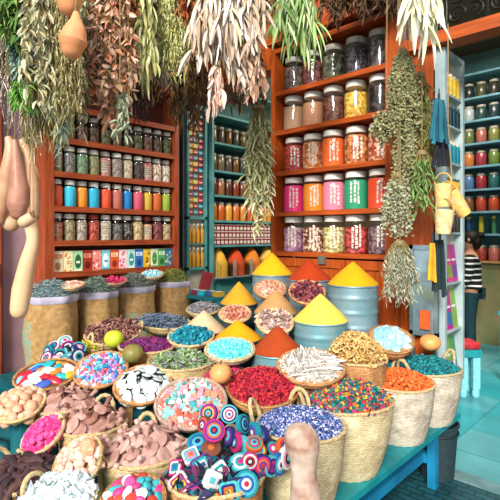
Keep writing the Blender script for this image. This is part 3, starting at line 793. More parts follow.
# sacks ------------------------------------------------------------
BUR = mat('#bb9462', .95, c2='#93703f', scale=26, bump=.7, detail=9, dist=.01); BURP = mat('#5f9a8e', .95, c2='#a89060', scale=40, bump=.4); LIN = mat('#c9c2cf', .8, c2='#a49aae', scale=12, bump=.3)
def sack(label, clabel, px, py, rpx, Z, pal, prn, seed, dome=.12):
    rim = P(px, py, Z); r = PR(rpx, Z); H = rim.z - .501
    t = empty('burlap_sack', Vector((rim.x, rim.y, .501)))
    def fn(rr, z, an, j):
        w = noise.noise(Vector((math.cos(an) * 1.8, math.sin(an) * 1.8, z * 5 + seed))) * .018 + .006 * math.sin(an * 7 + seed) * (z / H)
        return max(rr + w * min(1, rr / r), 0), z
    prof = [(0, 0), (r * .86, 0)] + [(r * (.93 + .08 * math.sin(PI * (j / 14))), .01 + (H - .02) * j / 14) for j in range(15)]
    def fm(j, i):
        a0, a1, j0, j1 = prn
        return 1 if (a0 <= i <= a1 and j0 <= j <= j1 and (i + j) % 4 != 3) else 0
    m = MB(); m.lathe(prof, 48, fn=fn, fm=fm, cap=False); m.build('sack_body', [BUR, BURP], t)
    m = MB(); m.lathe([(r * .965, H - .05), (r * 1.0, H - .035), (r * 1.015, H - .012), (r * .99, H + .006), (r * .93, H + .004), (r * .90, H - .04)], 48, fn=fn, cap=False); m.build('rolled_liner', LIN, t)
    tag(t, label, 'sack', 'burlap sacks below the rack')
    stuff('dried_herbs', clabel, Matrix.Translation((rim.x, rim.y, rim.z + .005)), r * .97, dome, pal, 700, .013, 'leaf', under=pal[-1], cat='herbs', seed=seed, group='herbs heaped in the sacks')
sack('leftmost burlap sack, with a teal print on its left side', 'blue-grey dried herbs heaped in the leftmost sack', 51.5, 295, 25, 3.72, ['#7f9290','#97a8a4','#64787a','#b0bab2','#566a6c'], (33, 38, 3, 11), 1)
sack('second burlap sack from the left, between two small bowls', 'grey-green dried herbs heaped in the second sack from the left', 96, 291, 21, 4.05, ['#7d8f80','#96a594','#63766a','#aab5a0','#586a5e'], (47, 48, 3, 9), 2)
sack('third burlap sack from the left, beneath the pink petal bowl', 'ash-grey dried herbs heaped in the third sack', 134, 286, 20.5, 4.4, ['#868c80','#9aa095','#6c7468','#5c645a'], (40, 47, 3, 10), 3)
sack('rightmost burlap sack, with a faded teal print in front', 'olive-green ground herbs heaped in the rightmost sack', 173, 281, 17.5, 4.72, ['#8c9048','#a0a058','#747a3a','#646a30'], (28, 34, 3, 9), 4)

# hole-top bowls at sacks
def small_bowl(label, clabel, cname, px, py, rpx, Z, tilt, pal, shape, size, n, seed, m=None, dome=.03, cat='petals', riser=False, roll=0, depth=None, elong=1.6, bt=BT):
    F, r = bowl(label, px, py, rpx, Z, tilt, roll, depth, m, riser=riser, bt=bt)
    return stuff(cname, clabel, F, r, dome, pal, n, size, shape, cat=cat, seed=seed, z0=-.012, elong=elong, group='fill of the wicker bowls')
small_bowl('small wicker bowl of peach chips between the two left sacks', 'peach and white chips in the small bowl between the left sacks', 'dried_chips', 72, 285, 11.5, 3.75, 12, ['#f0b8a0','#f4dccb','#d98a74','#e8c8b0'], 'chunk', .022, 90, 11, cat='chips')
small_bowl('small wicker bowl of hot pink petals on the third sack', 'hot pink petals in the small bowl above the sacks', 'rose_petals', 115, 281, 11, 4.1, 12, ['#e03c6c','#f0568c','#b8244c'], 'petal', .02, 160, 12)
small_bowl('small wicker bowl of pale cyan crystals above the right sacks', 'pale cyan crystals in the small bowl above the right sacks', 'menthol_crystals', 151.5, 274.5, 11.5, 4.5, 14, ['#8cd0dc','#c8ecec','#5cb4c8','#e0f4f0'], 'chunk', .025, 90, 13, cat='crystals')

# nut bowls among the tins
small_bowl('tilted wicker bowl of shelled peanuts left of the red cone', 'pinkish peanuts in the bowl left of the rust-red cone', 'shelled_peanuts', 270, 289, 15.5, 3.5, 28, ['#d8a088','#c08068','#e8c0a4','#a86450'], 'bud', .019, 160, 21, m=WICK, cat='nuts', elong=1.3)
small_bowl('tilted wicker bowl of dark dates between the red and lemon cones', 'dark red-brown dates in the tilted bowl among the cones', 'dried_dates', 307, 292, 17.5, 3.12, 34, ['#5c2430','#7a3440','#3c1620','#94504c'], 'bud', .026, 130, 22, m=WICK, cat='dates')
small_bowl('wicker bowl of red-brown nuts left of the tan cone', 'red-brown nuts in the bowl between ochre and deep yellow cones', 'shelled_nuts', 235, 313.5, 15.5, 3.2, 24, ['#b06850','#8c4a3c','#d8a48c','#c88870'], 'bud', .018, 160, 23, m=WICKP, cat='nuts', elong=1.3)
small_bowl('wicker bowl of pale split pods in front of the tan cone', 'pale purple-grey split pods in the bowl above the brick-red cone', 'split_pods', 275, 321.5, 18, 3.0, 34, ['#b89c90','#8c6c64','#dcc8b8','#a07c74'], 'petal', .022, 190, 24, m=WICKP, cat='pods')
small_bowl('wicker bowl of bright turquoise crystals left of the brick-red cone', 'bright turquoise crystals in the wide bowl left of the brick-red cone', 'menthol_crystals', 230, 349, 24.5, 2.7, 14, ['#4cc8cc','#7cdcdc','#38b4bc','#a4ecea'], 'chunk', .016, 650, 25, m=WICKP, cat='crystals', riser=True, dome=.035)
small_bowl('wicker bowl of dark teal powder lumps below the cream cone', 'dark teal lumps in the bowl below the cream cone', 'indigo_lumps', 191, 336, 22.5, 3.0, 14, ['#1c8494','#2a9cac','#12687a','#0f5c6c'], 'chunk', .028, 260, 26, m=WICKP, cat='dye', riser=True, dome=.035)
# bowl of white sticks: individually
F, r = bowl('wide wicker bowl of pale sticks left of the tan mushroom basket', 311, 366, 33, 2.5, 16, m=WICK, depth=.08)
stuff('bark_chips', 'pale bark chips lying under the sticks in the wide bowl', F, r, .03, ['#cfc4b8','#a89a8c','#e0d8cc'], 420, .018, 'chunk', cat='chips', seed=30, z0=-.007)
random.seed(9)
sp = []
for k in range(3):
    m = MB(); L = .085 + .012 * k
    m.box((-L/2, -.006, -.0045), (L/2, .006, .0045)); 
    m.v = []; m.f = []; m.m = []; m.tube([(-L/2, 0, 0), (-L*.1, .003, .002), (L/2, 0, 0)], [.0045, .006, .004], 6, 0)
    sp.append(proto(m, 'chalk_stick', mat(['#c9c2b8', '#a59c92', '#dcd6cc'][k], .8, c2=['#a8a098', '#8f8880', '#c4beb6'][k], scale=40, bump=.4)))
for k in range(100):
    rho = r * .78 * math.sqrt(R_()); a = U(0, 6.28); x, y = rho * math.cos(a) * 1.0, rho * math.sin(a)
    o = bpy.data.objects.new('chalk_stick', sp[k % 3][0]); col.objects.link(o)
    dirn = (PI/2 + U(-.35, .35)) if x < -.01 else U(-.5, .5)
    o.matrix_world = F @ Matrix.Translation((x, y, -.004 + heapz(rho, r, .028) + U(-.004, .014))) @ rotm(AZ + dirn, 0, U(-.2, .2))
    tag(o, 'pale grey-white stick heaped in the wide bowl beside the multicoloured basket', 'stick', 'sticks in the wide bowl')

# ------------------------------------------------------------------ right-hand tall baskets
def D_(a): return a + math.degrees(AZ)   # angle measured from camera right
F, r = basket('tall straw basket of multicoloured petals at the front of the teal bench', 345, 398, 46, 2.4, m=STRAWL, handles=((D_(60), .045), (D_(198), .045)), base_ratio=.7, hh=.10)
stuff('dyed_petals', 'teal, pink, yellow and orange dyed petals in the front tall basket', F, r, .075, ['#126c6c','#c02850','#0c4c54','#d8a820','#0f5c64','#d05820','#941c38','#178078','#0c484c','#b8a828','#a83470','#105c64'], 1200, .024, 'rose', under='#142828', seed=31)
F, r = basket('tall pale basket of orange berries between the multicoloured and teal baskets', 398, 381, 34, 2.76, m=STRAWG, handles=((D_(155), .045), (D_(70), .045)), base_ratio=.74, hh=.10)
stuff('dried_berries', 'bright orange berries in the middle tall basket', F, r, .065, ['#c85420','#d86c2c','#a03c14','#e08040'], 1100, .017, 'bud', cat='berries', seed=32, under='#7a2c10', elong=1.2)
F, r = basket('tall pale basket of dark teal petals at the far end of the bench', 426, 367, 33, 3.03, m=STRAWG, handles=((D_(215), .045), (D_(30), .04)), base_ratio=.74, hh=.10)
stuff('dyed_flowers', 'dark teal dyed flowers in the basket at the bench end', F, r, .06, ['#12646c','#1b7c80','#0c4c56','#2a8c8c'], 900, .019, 'rose', seed=33, under='#08343c')
F, r = basket('tall straw basket of blue and white petals behind the wooden post', 300, 424, 44, 2.05, m=STRAWL, handles=((D_(85), .048), (D_(160), .048)), base_ratio=.7, hh=.10)
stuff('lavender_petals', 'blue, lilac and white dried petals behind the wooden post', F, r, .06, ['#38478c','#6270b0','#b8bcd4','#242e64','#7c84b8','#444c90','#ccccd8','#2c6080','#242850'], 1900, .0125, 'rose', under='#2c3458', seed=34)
F, r = basket('low basket of knobbly tan mushrooms left of the orange berries', 356, 358, 29, 2.72, m=WICK, base_ratio=.8)
stuff('dried_mushrooms', 'knobbly golden-tan dried mushrooms heaped high below the back right tin', F, r, .14, ['#c8a05c','#b08848','#dcbc7c','#96703a','#caa870'], 520, .032, 'curl', under='#8c6a3a', cat='mushrooms', seed=35)
F, r = bowl('brown wicker basket of white-blue crystal blocks tipped towards the street', 391, 339, 22, 3.02, 25, m=WICK, depth=.12, name='wicker_basket', bt=BT)
m = MB(); m.ell((0, 0, 0), (.035, .028, .022), None, 9, 6, jit=.16); pr = [proto(m, 'alum_block', mat('#8cc0cc', .35, c2='#b8dce0', scale=12, bump=.2), False)]
m = MB(); m.ell((0, 0, 0), (.048, .036, .026), None, 8, 5, jit=.2); pr.append(proto(m, 'alum_block', mat('#a4d0d8', .35, c2='#80b4c4', scale=12, bump=.2), False))
pile(F, r * .85, .035, pr, .06, 'pale ice-blue crystal block in the tipped brown basket by the orange post', 'ice-blue crystal blocks', 'crystal', layers=2, seed=36)
F, r = bowl('low basket of crimson rosebuds in the centre of the display', 263, 386, 36, 2.38, 14, m=WICK, depth=.12, name='wicker_basket')
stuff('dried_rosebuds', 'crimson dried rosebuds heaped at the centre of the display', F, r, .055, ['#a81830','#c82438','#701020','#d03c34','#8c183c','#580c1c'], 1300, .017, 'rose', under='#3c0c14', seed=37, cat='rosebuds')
F, r = bowl('low basket of magenta rosebuds behind the small orange gourd', 222, 376, 26, 2.62, 8, m=WICK, depth=.10, name='wicker_basket')
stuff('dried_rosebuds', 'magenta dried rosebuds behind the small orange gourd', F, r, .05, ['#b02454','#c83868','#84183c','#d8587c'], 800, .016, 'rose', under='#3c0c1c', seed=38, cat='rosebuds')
F, r = basket('low straw basket of green petals behind the soap chunks', 181, 361, 33, 2.68, m=STRAW, base_ratio=.8)
stuff('green_petals', 'pale green and lilac dried leaves left of the turquoise bowl', F, r, .045, ['#86a468','#6c8c54','#a4bc84','#547448','#9c8ca0'], 850, .016, 'petal', under='#4c5c3c', seed=39, cat='leaves')
F, r = basket('low basket of deep purple petals in front of the dark sticks', 148, 346, 28, 2.95, m=WICK, base_ratio=.85)
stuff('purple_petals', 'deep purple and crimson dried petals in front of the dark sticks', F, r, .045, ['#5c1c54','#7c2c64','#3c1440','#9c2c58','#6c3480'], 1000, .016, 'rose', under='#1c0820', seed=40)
F, r = bowl('oval wicker tray of blue-black sticks in front of the right sacks', 163, 322, 28, 3.5, 14, m=STRAW, depth=.09, name='wicker_tray', flat=.6, spin=30)
stuff('dark_sticks', 'blue-black dried sticks in the oval tray before the right sacks', F, r, .04, ['#3c4c5c','#5c6878','#2c3440','#6c7484'], 420, .035, 'stick', cat='sticks', seed=41, elong=1.5)
F, r = bowl('oval wicker tray of grey-brown sticks beside the ochre cone', 203, 309, 16, 3.75, 12, m=STRAW, depth=.07, name='wicker_tray')
stuff('grey_sticks', 'grey-brown dried sticks in the tray beside the ochre cone', F, r, .04, ['#7c7c80','#98989c','#5c5c60','#8c8078'], 300, .028, 'stick', cat='sticks', seed=42, elong=1.5)
F, r = bowl('wicker tray of curled brown bark in front of the two middle sacks', 113, 332, 27, 3.25, 16, m=WICKP, depth=.10, name='wicker_tray', handles=((70, .03),))
stuff('bark_curls', 'curled dark brown bark in the tray in front of the sacks', F, r, .045, ['#8c5c54','#6c4038','#a87c70','#54302c'], 260, .034, 'curl', cat='bark', seed=43)
F, r = basket('small basket of yellow flowers behind the yellow-green gourd', 91, 347, 15, 3.12, m=WICK, base_ratio=.8)
stuff('yellow_flowers', 'bright yellow-green dried flowers behind the yellow-green gourd', F, r, .04, ['#c8b828','#dccc3c','#a89820','#8c8c28'], 260, .016, 'petal', cat='flowers', seed=44)

# ------------------------------------------------------------------ balls / small gourds
def gourd(name, label, px, py, rpx, Z, c, c2, ribs=0, stem=True, cat='gourd', sq=.92):
    p = P(px, py, Z); r = PR(rpx, Z)
    t = empty(name, Vector((p.x, p.y, p.z - r * sq)))
    pr = [(r * math.sin(PI * j / 14), r * sq * (1 - math.cos(PI * j / 14)) - (0.06 * r if j == 14 else 0)) for j in range(15)]
    pr[0] = (0, 0); pr[14] = (0, pr[14][1])
    m = MB(); m.lathe(pr, 40, fn=lambda rr, z, a, j: (rr * (1 + (.04 * abs(math.cos(a * ribs / 2)) if ribs else 0)), z)); m.build('gourd_body', mat(c, .4, c2=c2, scale=5, bump=.05), t)
    m = MB(); m.tube([(0, 0, 2*r*sq - .008), (.002, 0, 2*r*sq + .008), (.008, 0, 2*r*sq + .016)], [.005, .0035, .004], 6); m.build('stem', mat('#6c5a34', .8), t)
    tag(t, label, cat)
gourd('citrus_fruit', 'round yellow-green fruit beside the yellow flowers', 114, 339, 9.8, 2.98, '#c8cc3c', '#a8b42c', cat='fruit')
gourd('striped_gourd', 'dark green and brown striped gourd between soaps and white stones', 133, 353.5, 10.5, 2.72, '#6c7c3c', '#8c6c3c', ribs=10)
gourd('orange_gourd', 'small pale orange gourd on the magenta rosebuds', 220.5, 373.5, 11, 2.36, '#e0a468', '#c8844c')
gourd('orange_gourd', 'peach-orange gourd resting behind the dark teal petals', 430, 342.5, 10.2, 3.08, '#e8a45c', '#d8884c', ribs=8, sq=.8)

# ------------------------------------------------------------------ left / front bowls of countable things
def oval(rx, ry, rz_, c, c2=None, name='stone', jit=0, rough=.5, seg=12):
    m = MB(); m.ell((0, 0, 0), (rx, ry, rz_), None, seg, 7, jit=jit); return proto(m, name, mat(c, rough, c2=c2, scale=20))
# white oval stones with dark edge
F, r = bowl('wicker bowl of flat white discs left of the soap chunks', 143, 384, 28, 2.45, 24, m=WICK)
m = MB(); pr_ = [(0, -.009), (.028, -.008), (.035, -.003), (.035, .003), (.030, .007), (0, .009)]
m.lathe(pr_, 22, mi=[0, 1, 1, 0, 0]); m2 = MB(); m2.v = [(v[0], v[1] * .72, v[2]) for v in m.v]; m2.f = m.f; m2.m = m.m
stone_w = proto(m2, 'white_disc', [mat('#d8e0dc', .5, c2='#b8c4c2', scale=20), mat('#2c3837', .7)])
pile(F, r * .95, .05, [stone_w], .055, 'flat white oval disc with a dark underside in the bowl of discs', 'white oval discs', 'disc', layers=3, seed=51, lie=.5, dens=.72)
# mixed soaps
F, r = bowl('wicker bowl of small mixed soaps in front of the brown bark tray', 101, 369, 26, 2.68, 26, m=WICK)
prs = []; lbs = []
for c, nm in [('#5cc8dc', 'turquoise'), ('#e8e4e8', 'white'), ('#e05c8c', 'pink'), ('#9c8cd0', 'lilac'), ('#2c7cb8', 'blue'), ('#e8745c', 'coral')]:
    m = MB(); m.tube([(-.016, 0, 0), (-.013, 0, 0), (.013, 0, 0), (.016, 0, 0)], [.004, .0085, .0085, .004], 8)
    prs.append(proto(m, 'perfume_soap', mat(c, .4, var=.05))); lbs.append('small %s soap in the bowl right of the coloured stones' % nm)
stuff('soap_crumbs', 'tiny lilac and white soap crumbs under the mixed soaps', F, r, .022, ['#d8d0e4','#b8c8e0','#e0a0b8'], 250, .014, 'chunk', cat='crumbs', seed=52)
pile(F, r, .04, prs, .03, lbs, 'small mixed soaps', 'soap', layers=2, seed=52, lie=.9, dens=.7)
# coloured polished stones
F, r = bowl('wide wicker bowl of coloured pebbles in front of the leftmost sack', 47, 374, 30, 2.66, 14, m=WICK, handles=((D_(20), .035),))
prs = []; lbs = []
for c, nm in [('#2cb0bc', 'turquoise'), ('#c82434', 'red'), ('#f0f0ec', 'white'), ('#e8c02c', 'yellow'), ('#3c5cb0', 'blue'), ('#8cc0d4', 'pale blue'), ('#e8883c', 'orange')]:
    m = MB(); m.ell((0, 0, 0), (.046, .024, .015), None, 14, 7); prs.append(proto(m, 'polished_stone', mat(c, .3, var=.05, spec=.5))); lbs.append('smooth %s oval pebble in the wide bowl at the left edge' % nm)
pile(F, r * .9, .03, prs, .07, lbs, 'coloured pebbles', 'stone', layers=3, seed=53, lie=.3, dens=.58)
# peach stones
F, r = bowl('wicker bowl of peach-coloured stones at the left edge', 19, 404, 24, 2.28, 24, m=STRAW)
prs = [oval(.026, .022, .017, '#e0b090', '#cc9474', 'peach_stone', .06), oval(.022, .02, .016, '#e8c4a8', '#d4a080', 'peach_stone', .06)]
pile(F, r, .05, prs, .042, 'rounded peach-coloured stone in the bowl at the left edge', 'peach-coloured stones', 'stone', layers=3, seed=54, dens=.8)
# clay mushrooms
def mushroom(c, c2, s=1.0):
    m = MB()
    m.lathe([(0, -.004*s), (.024*s, -.006*s), (.036*s, .001*s), (.037*s, .006*s), (.032*s, .0085*s), (.016*s, .0075*s), (0, .006*s)], 22)
    m.lathe([(0, -.048*s), (.009*s, -.046*s), (.0125*s, -.038*s), (.0085*s, -.024*s), (.009*s, -.003)], 12)
    return proto(m, 'clay_mushroom', mat(c, .85, c2=c2, scale=18, bump=.15))
CM = [mushroom('#b88c7e', '#885e50'), mushroom('#c8a094', '#9c7264', .9), mushroom('#986858', '#6c4238', 1.08)]
F, r = basket('low basket of clay discs right of the peach-coloured stones', 63, 403, 29, 2.4, m=STRAW, base_ratio=.85)
pile(F, r, .07, CM, .052, 'dusty pink clay disc in the rear left basket of clay pieces', 'clay pieces in the rear basket', 'clay disc', layers=3, seed=55, lie=.5, flip=.4, dens=.78)
F, r = basket('straw basket of clay discs with a thick handle, above the magenta bowl', 94, 423, 32, 2.13, m=STRAW, handles=((D_(92), .05), ), base_ratio=.8, hh=.085)
pile(F, r, .07, CM, .056, 'reddish clay disc in the basket between magenta and large clay baskets', 'clay pieces in the middle basket', 'clay disc', layers=3, seed=56, lie=.5, flip=.4, dens=.78)
F, r = basket('large straw basket of clay discs with stalks, bottom centre-left', 145, 448, 42, 1.92, m=STRAW, handles=((D_(100), .042),), base_ratio=.8, hh=.085)
pile(F, r, .08, [mushroom('#cca499', '#a67c70', 1.05), mushroom('#bc9286', '#946a5e', .95), mushroom('#d4b0a4', '#b0887c', 1.0)], .056, 'pale pink clay disc with a stalk in the largest clay basket', 'clay pieces in the large basket', 'clay disc', layers=3, seed=57, lie=.5, flip=.4, dens=.78)
# soap chunks
F, r = bowl('wicker bowl of colourful soap chunks left of the crimson rosebuds', 191, 402, 35, 2.2, 24, m=WICKG)
prs = []; lbs = []
for c, nm in [('#e0604c', 'coral red'), ('#8cccc4', 'mint green'), ('#e89cac', 'light pink'), ('#ece8e0', 'white'), ('#3c9ca0', 'teal'), ('#d88c70', 'terracotta')]:
    m = MB(); m.box((-.014, -.013, -.008), (.014, .013, .008)); 
    m.v = [(x + U(-.005, .005), y + U(-.004, .004), z + U(-.003, .003)) for x, y, z in m.v]
    prs.append(proto(m, 'soap_chunk', mat(c, .6, var=.08), False)); lbs.append('%s soap chunk in the bowl left of the crimson rosebuds' % nm)
stuff('soap_shavings', 'mixed pink and mint soap shavings under the soap chunks', F, r, .03, ['#c87c74','#a8c8c0','#e0c4bc','#d46c64'], 420, .016, 'chunk', cat='shavings', seed=58)
pile(F, r * .93, .045, prs, .036, lbs, 'soap chunks', 'soap', layers=2, seed=58, lie=1.2, dens=.7)
# magenta lumps
F, r = bowl('wicker bowl of magenta lumps in the lower left', 43, 434, 22, 2.03, 30, roll=-22, m=WICKP, handles=((D_(225), .03),))
m = MB(); m.ell((0, 0, 0), (.016, .013, .011), None, 7, 5, jit=.25)
m_ = MB(); m_.ell((0, 0, 0), (.014, .015, .012), None, 6, 4, jit=.3)
pile(F, r, .045, [proto(m, 'resin_lump', mat('#e03c84', .6, c2='#c82868'), False), proto(m_, 'resin_lump', mat('#e860a0', .6, c2='#d83c80'), False)], .026, 'magenta resin lump in the small bowl at lower left', 'magenta lumps', 'lump', layers=3, seed=59, dens=.8)
# peach crystals
F, r = bowl('wicker bowl of pale pink salt crystals tipped towards the viewer', 77, 463, 27, 1.78, 40, roll=-28, m=STRAW, depth=.06)
m = MB(); m.ell((0, 0, 0), (.017, .015, .013), None, 6, 4, jit=.2); m_ = MB(); m_.ell((0, 0, 0), (.022, .018, .014), None, 7, 5, jit=.2)
pile(F, r, .045, [proto(m, 'salt_crystal', mat('#ecc4b4', .4, c2='#e4ac94', scale=12), False), proto(m_, 'salt_crystal', mat('#ecd4c8', .4, c2='#e4a080', scale=10), False)], .032, 'pale pink salt crystal in the tipped bowl at lower left', 'pink salt crystals', 'crystal', layers=3, seed=60, dens=.8)
m = MB(); m.ell((0, 0, 0), (.04, .026, .032), None, 8, 6, jit=.12)
o = m.build('salt_block', mat('#f0a884', .4, c2='#e89068', scale=10), smooth=False, M=Matrix.Translation(F @ Vector((.035, .06, .03)))); tag(o, 'big orange-pink salt block at the back of the tipped crystal bowl', 'crystal')
# dark roots
F, r = basket('dark basket of brown roots with a rope handle at the lower left edge', 24, 474, 38, 1.86, m=WICK, handles=((D_(150), .05),), base_ratio=.85, hh=.075)
prs = []
for k in range(3):
    m = MB(); L = .10 + .03 * k; pts = [(-L/2, 0, 0), (-L/4, .008, .006), (0, -.006, .002), (L/4, .006, .008), (L/2, 0, 0)]
    m.tube(pts, [.006, .014, .017, .013, .005], 8); m.tube([pts[3], (L/3, .03, .01)], [.008, .003], 6)
    prs.append(proto(m, 'dried_root', mat(['#5c3c38', '#6c4c44', '#4a3034'][k], .8, c2=['#3a2628', '#472e2c', '#2c2024'][k], scale=25, bump=.6)))
pile(F, r, .05, prs, .05, 'dark brown dried root in the basket at the lower left corner', 'dried roots', 'root', layers=3, seed=61, dens=.75, lie=.4)
# white wool
F, r = bowl('straw bowl of white wool fluff at the bottom edge', 58, 503, 36, 1.58, 18, m=STRAW, handles=((D_(150), .045),))
stuff('white_wool', 'fluffy pale white wool at the bottom edge of the display', F, r, .045, ['#ccd8d8','#dce2e0','#b4c6c6'], 420, .03, 'rose', under='#b8c8c8', cat='wool', seed=62)
# small coloured mushroom tops
F, r = bowl('small bowl of white-topped toggles with pink tips, bottom edge', 133, 500, 31, 1.58, 20, m=WICK)
prs = []; lbs = []
for c, c2, nm in [('#e8f4f0', '#2ca0a8', 'white and teal'), ('#d83c7c', '#e8e0e0', 'magenta and white'), ('#3ca8b0', '#f0f0f0', 'teal and white'), ('#c04030', '#e8d8d0', 'red and white')]:
    m = MB(); m.lathe([(0, -.022), (.009, -.022), (.011, -.014), (.008, -.006)], 12, mi=1); m.lathe([(0, -.008), (.016, -.007), (.021, 0), (.016, .008), (0, .011)], 16, mi=0)
    prs.append(proto(m, 'painted_toggle', [mat(c, .5, var=.04), mat(c2, .5, var=.04)])); lbs.append('%s mushroom-shaped toggle in the bottom bowl' % nm)
pile(F, r, .05, prs, .032, lbs, 'painted toggles', 'toggle', layers=3, seed=63, dens=.82, lie=.9)

# ------------------------------------------------------------------ crochet discs
CC = {'teal': '#18828d', 'navy': '#252560', 'magenta': '#b2256e', 'white': '#ccc9c4', 'orange': '#c06029', 'red': '#af252c', 'turquoise': '#4ba8b2', 'yellow': '#c7ac33', 'purple': '#632c7b', 'black': '#1d1e25', 'green': '#4f8641', 'pink': '#c77893', 'brown': '#784430', 'blue': '#255c9e'}
def crochet_mesh(cols, r, sq=False, dome=.006):
    n = len(cols); m = MB(); prof = [(0, -.012)]; mi = [n - 1]
    prof.append((r * .96, -.011)); mi.append(n - 1); prof.append((r, 0))
    for k in range(n):      # rings inward
        r1 = r * (1 - (k + 1) / n)
        ro = r * (1 - k / n)
        prof += [(max(ro - r * .02, r1), .0075 + dome * k / n), (max(r1, 0), .007 + dome * (k + 1) / n)]
    # rebuild material list: outer = cols[0] ... centre = cols[-1]
    mi = [0, 0, 0]
    for k in range(n): mi += [k, min(k + 1, n - 1)]
    mi = mi[:len(prof) - 1]
    prof2 = [(a if a > 0 else 0, b) for a, b in prof]
    def fn(rr, z, a, j):
        if sq:
            c = max(abs(math.cos(a)), abs(math.sin(a))); return rr * min(1 / c, 1.28) * .9, z
        return rr * (1 + .012 * math.sin(a * 16)), z + .0008 * math.sin(a * 16)
    m.lathe(prof2, 32, mi=mi, fn=fn, cap=False)
    return m
def crochet(label, cols, px, py, Z, nrm, r, sq=False, spin=0, group='crochet pads in the front basket', name='crochet_pad'):
    key = ('cro', tuple(cols), r, sq)
    if key not in protoc:
        protoc[key] = proto(crochet_mesh(cols, r, sq), name, [mat(CC[c], .95, var=.12, scale=160, bump=.7) for c in cols])[0]
    o = bpy.data.objects.new(name, protoc[key]); col.objects.link(o)
    n = CR * nrm[0] - CF * nrm[1] + Vector((0, 0, nrm[2]))     # right, towards viewer, up
    o.matrix_world = Matrix.Translation(P(px, py, Z)) @ align(n, spin)
    return tag(o, label, 'crochet pad', group)
F, r = basket('round basket overflowing with crochet pads at the bottom centre', 215, 473, 48, 1.74, m=WICK, handles=((D_(75), .05),), base_ratio=.82, hh=.11)
stuff('crochet_scraps', 'dark woollen scraps under the crochet pads', F, r, .05, ['#1c6c78','#2c2c50','#743458','#22242c'], 220, .03, 'petal', cat='scraps', seed=70)
c_list = [
 (['purple','magenta','yellow','navy','turquoise','orange'], 209, 413, 1.88, (-.25, 1, .35), .036, 'with a teal and orange centre, uppermost left of the pile'),
 (['turquoise','navy','white','magenta','white','blue'], 229, 414, 1.86, (.15, 1, .3), .036, 'white, turquoise-rimmed, at the top of the pile'),
 (['brown','orange','magenta','navy','white','orange'], 204, 425, 1.85, (-.8, .7, .3), .034, 'edge-on behind the round blue-and-orange pad'),
 (['magenta','purple','orange','turquoise','navy','red'], 214, 431, 1.80, (.1, .9, .7), .043, 'large with blue rings and a red centre'),
 (['teal','navy','turquoise','navy','blue'], 243, 424, 1.86, (.9, .5, .3), .038, 'navy and teal, standing upright at the top right'),
 (['navy','purple','turquoise','magenta'], 229, 436, 1.82, (-.8, .5, .3), .036, 'deep navy, standing on edge in the middle'),
 (['magenta','red','navy','turquoise','white'], 236, 442, 1.80, (-.85, .5, .2), .038, 'magenta-rimmed, standing on edge in the middle'),
 (['turquoise','teal','black','orange'], 242, 446, 1.79, (-.85, .5, .15), .040, 'turquoise-rimmed, standing on edge in the middle'),
 (['white','yellow','red','navy'], 248, 448, 1.79, (-.85, .5, .1), .040, 'white-rimmed, standing on edge in the middle'),
 (['teal','blue','purple','white'], 254, 432, 1.86, (-.8, .6, .1), .038, 'blue and teal, leaning at the right of the pile'),
 (['navy','blue','white','teal'], 262, 435, 1.87, (-.8, .6, .1), .036, 'dark blue, leaning behind the handle'),
 (['orange','teal','red','turquoise','purple'], 254, 444, 1.77, (.1, .45, .9), .035, 'lying flat with an orange rim'),
 (['brown','yellow','teal','magenta','navy'], 257, 451, 1.76, (.15, .6, .8), .037, 'lying flat with a brown-orange rim'),
 (['magenta','white','red','black','white'], 250, 461, 1.70, (.05, 1, .25), .031, 'small white and magenta with a red ring'),
 (['navy','magenta','orange','purple','red'], 262, 465, 1.71, (.35, 1, .15), .038, 'with magenta and orange rings, right of the small white one'),
 (['turquoise','navy','magenta','purple'], 271, 466, 1.73, (.75, .8, .1), .038, 'blue and magenta, second from the right side'),
 (['blue','turquoise','white','navy'], 279, 464, 1.76, (.85, .7, .1), .040, 'blue and white striped near the right side'),
 (['white','pink','black','turquoise'], 286, 458, 1.79, (.9, .6, .15), .042, 'white-rimmed at the far right side'),
 (['orange','red','navy','white'], 284, 447, 1.84, (.6, .7, .6), .036, 'with orange-red rim at the far right top'),
 (['black','teal','magenta','white'], 272, 449, 1.83, (.5, .7, .6), .036, 'black-rimmed between the flat pad and the far right'),
 (['teal','blue','turquoise','navy'], 198, 443, 1.80, (-.1, .5, 1), .044, 'dark teal-blue lying at the rear left'),
 (['brown','brown','orange'], 211, 449, 1.77, (.1, .45, 1), .038, 'plain terracotta-brown in the basket'),
]
for cols, px, py, Z, n, rr, d in c_list:
    crochet('crochet pad %s' % d, cols, px, py, Z, n, rr)
s_list = [
 (['white','turquoise','pink','orange'], 191, 456, 1.74, (-.1, .6, .9), .034, .6, 'white square with an orange centre'),
 (['purple','teal','turquoise','white','blue'], 203, 466, 1.70, (.1, .6, .9), .043, .5, 'large blue and turquoise square beside the handle side'),
 (['magenta','white','teal','blue'], 176, 468, 1.72, (-.4, .7, .7), .032, .3, 'small magenta-rimmed square at the rear left'),
 (['white','magenta','yellow','teal','white'], 180, 484, 1.64, (-.25, .85, .5), .038, .8, 'white and magenta square with a star centre at left'),
 (['white','white','turquoise'], 212, 480, 1.62, (.2, .9, .3), .034, 1.1, 'mostly white square in the middle front'),
 (['white','teal','white'], 220, 470, 1.66, (.3, .9, .3), .030, .5, 'white and teal square leaning in the middle'),
 (['navy','magenta','green','red'], 197, 494, 1.60, (-.1, .9, .5), .034, .4, 'navy and magenta square at the front edge'),
 (['turquoise','navy','orange','yellow'], 229, 492, 1.60, (0, .9, .4), .036, .2, 'orange-ringed teal square at the front edge'),
 (['red','yellow','green','magenta'], 214, 500, 1.58, (0, .9, .5), .030, .8, 'red and green square at the very bottom'),
]
for cols, px, py, Z, n, rr, sp_, d in s_list:
    crochet('crochet pad, %s' % d, cols, px, py, Z, n, rr, True, sp_)
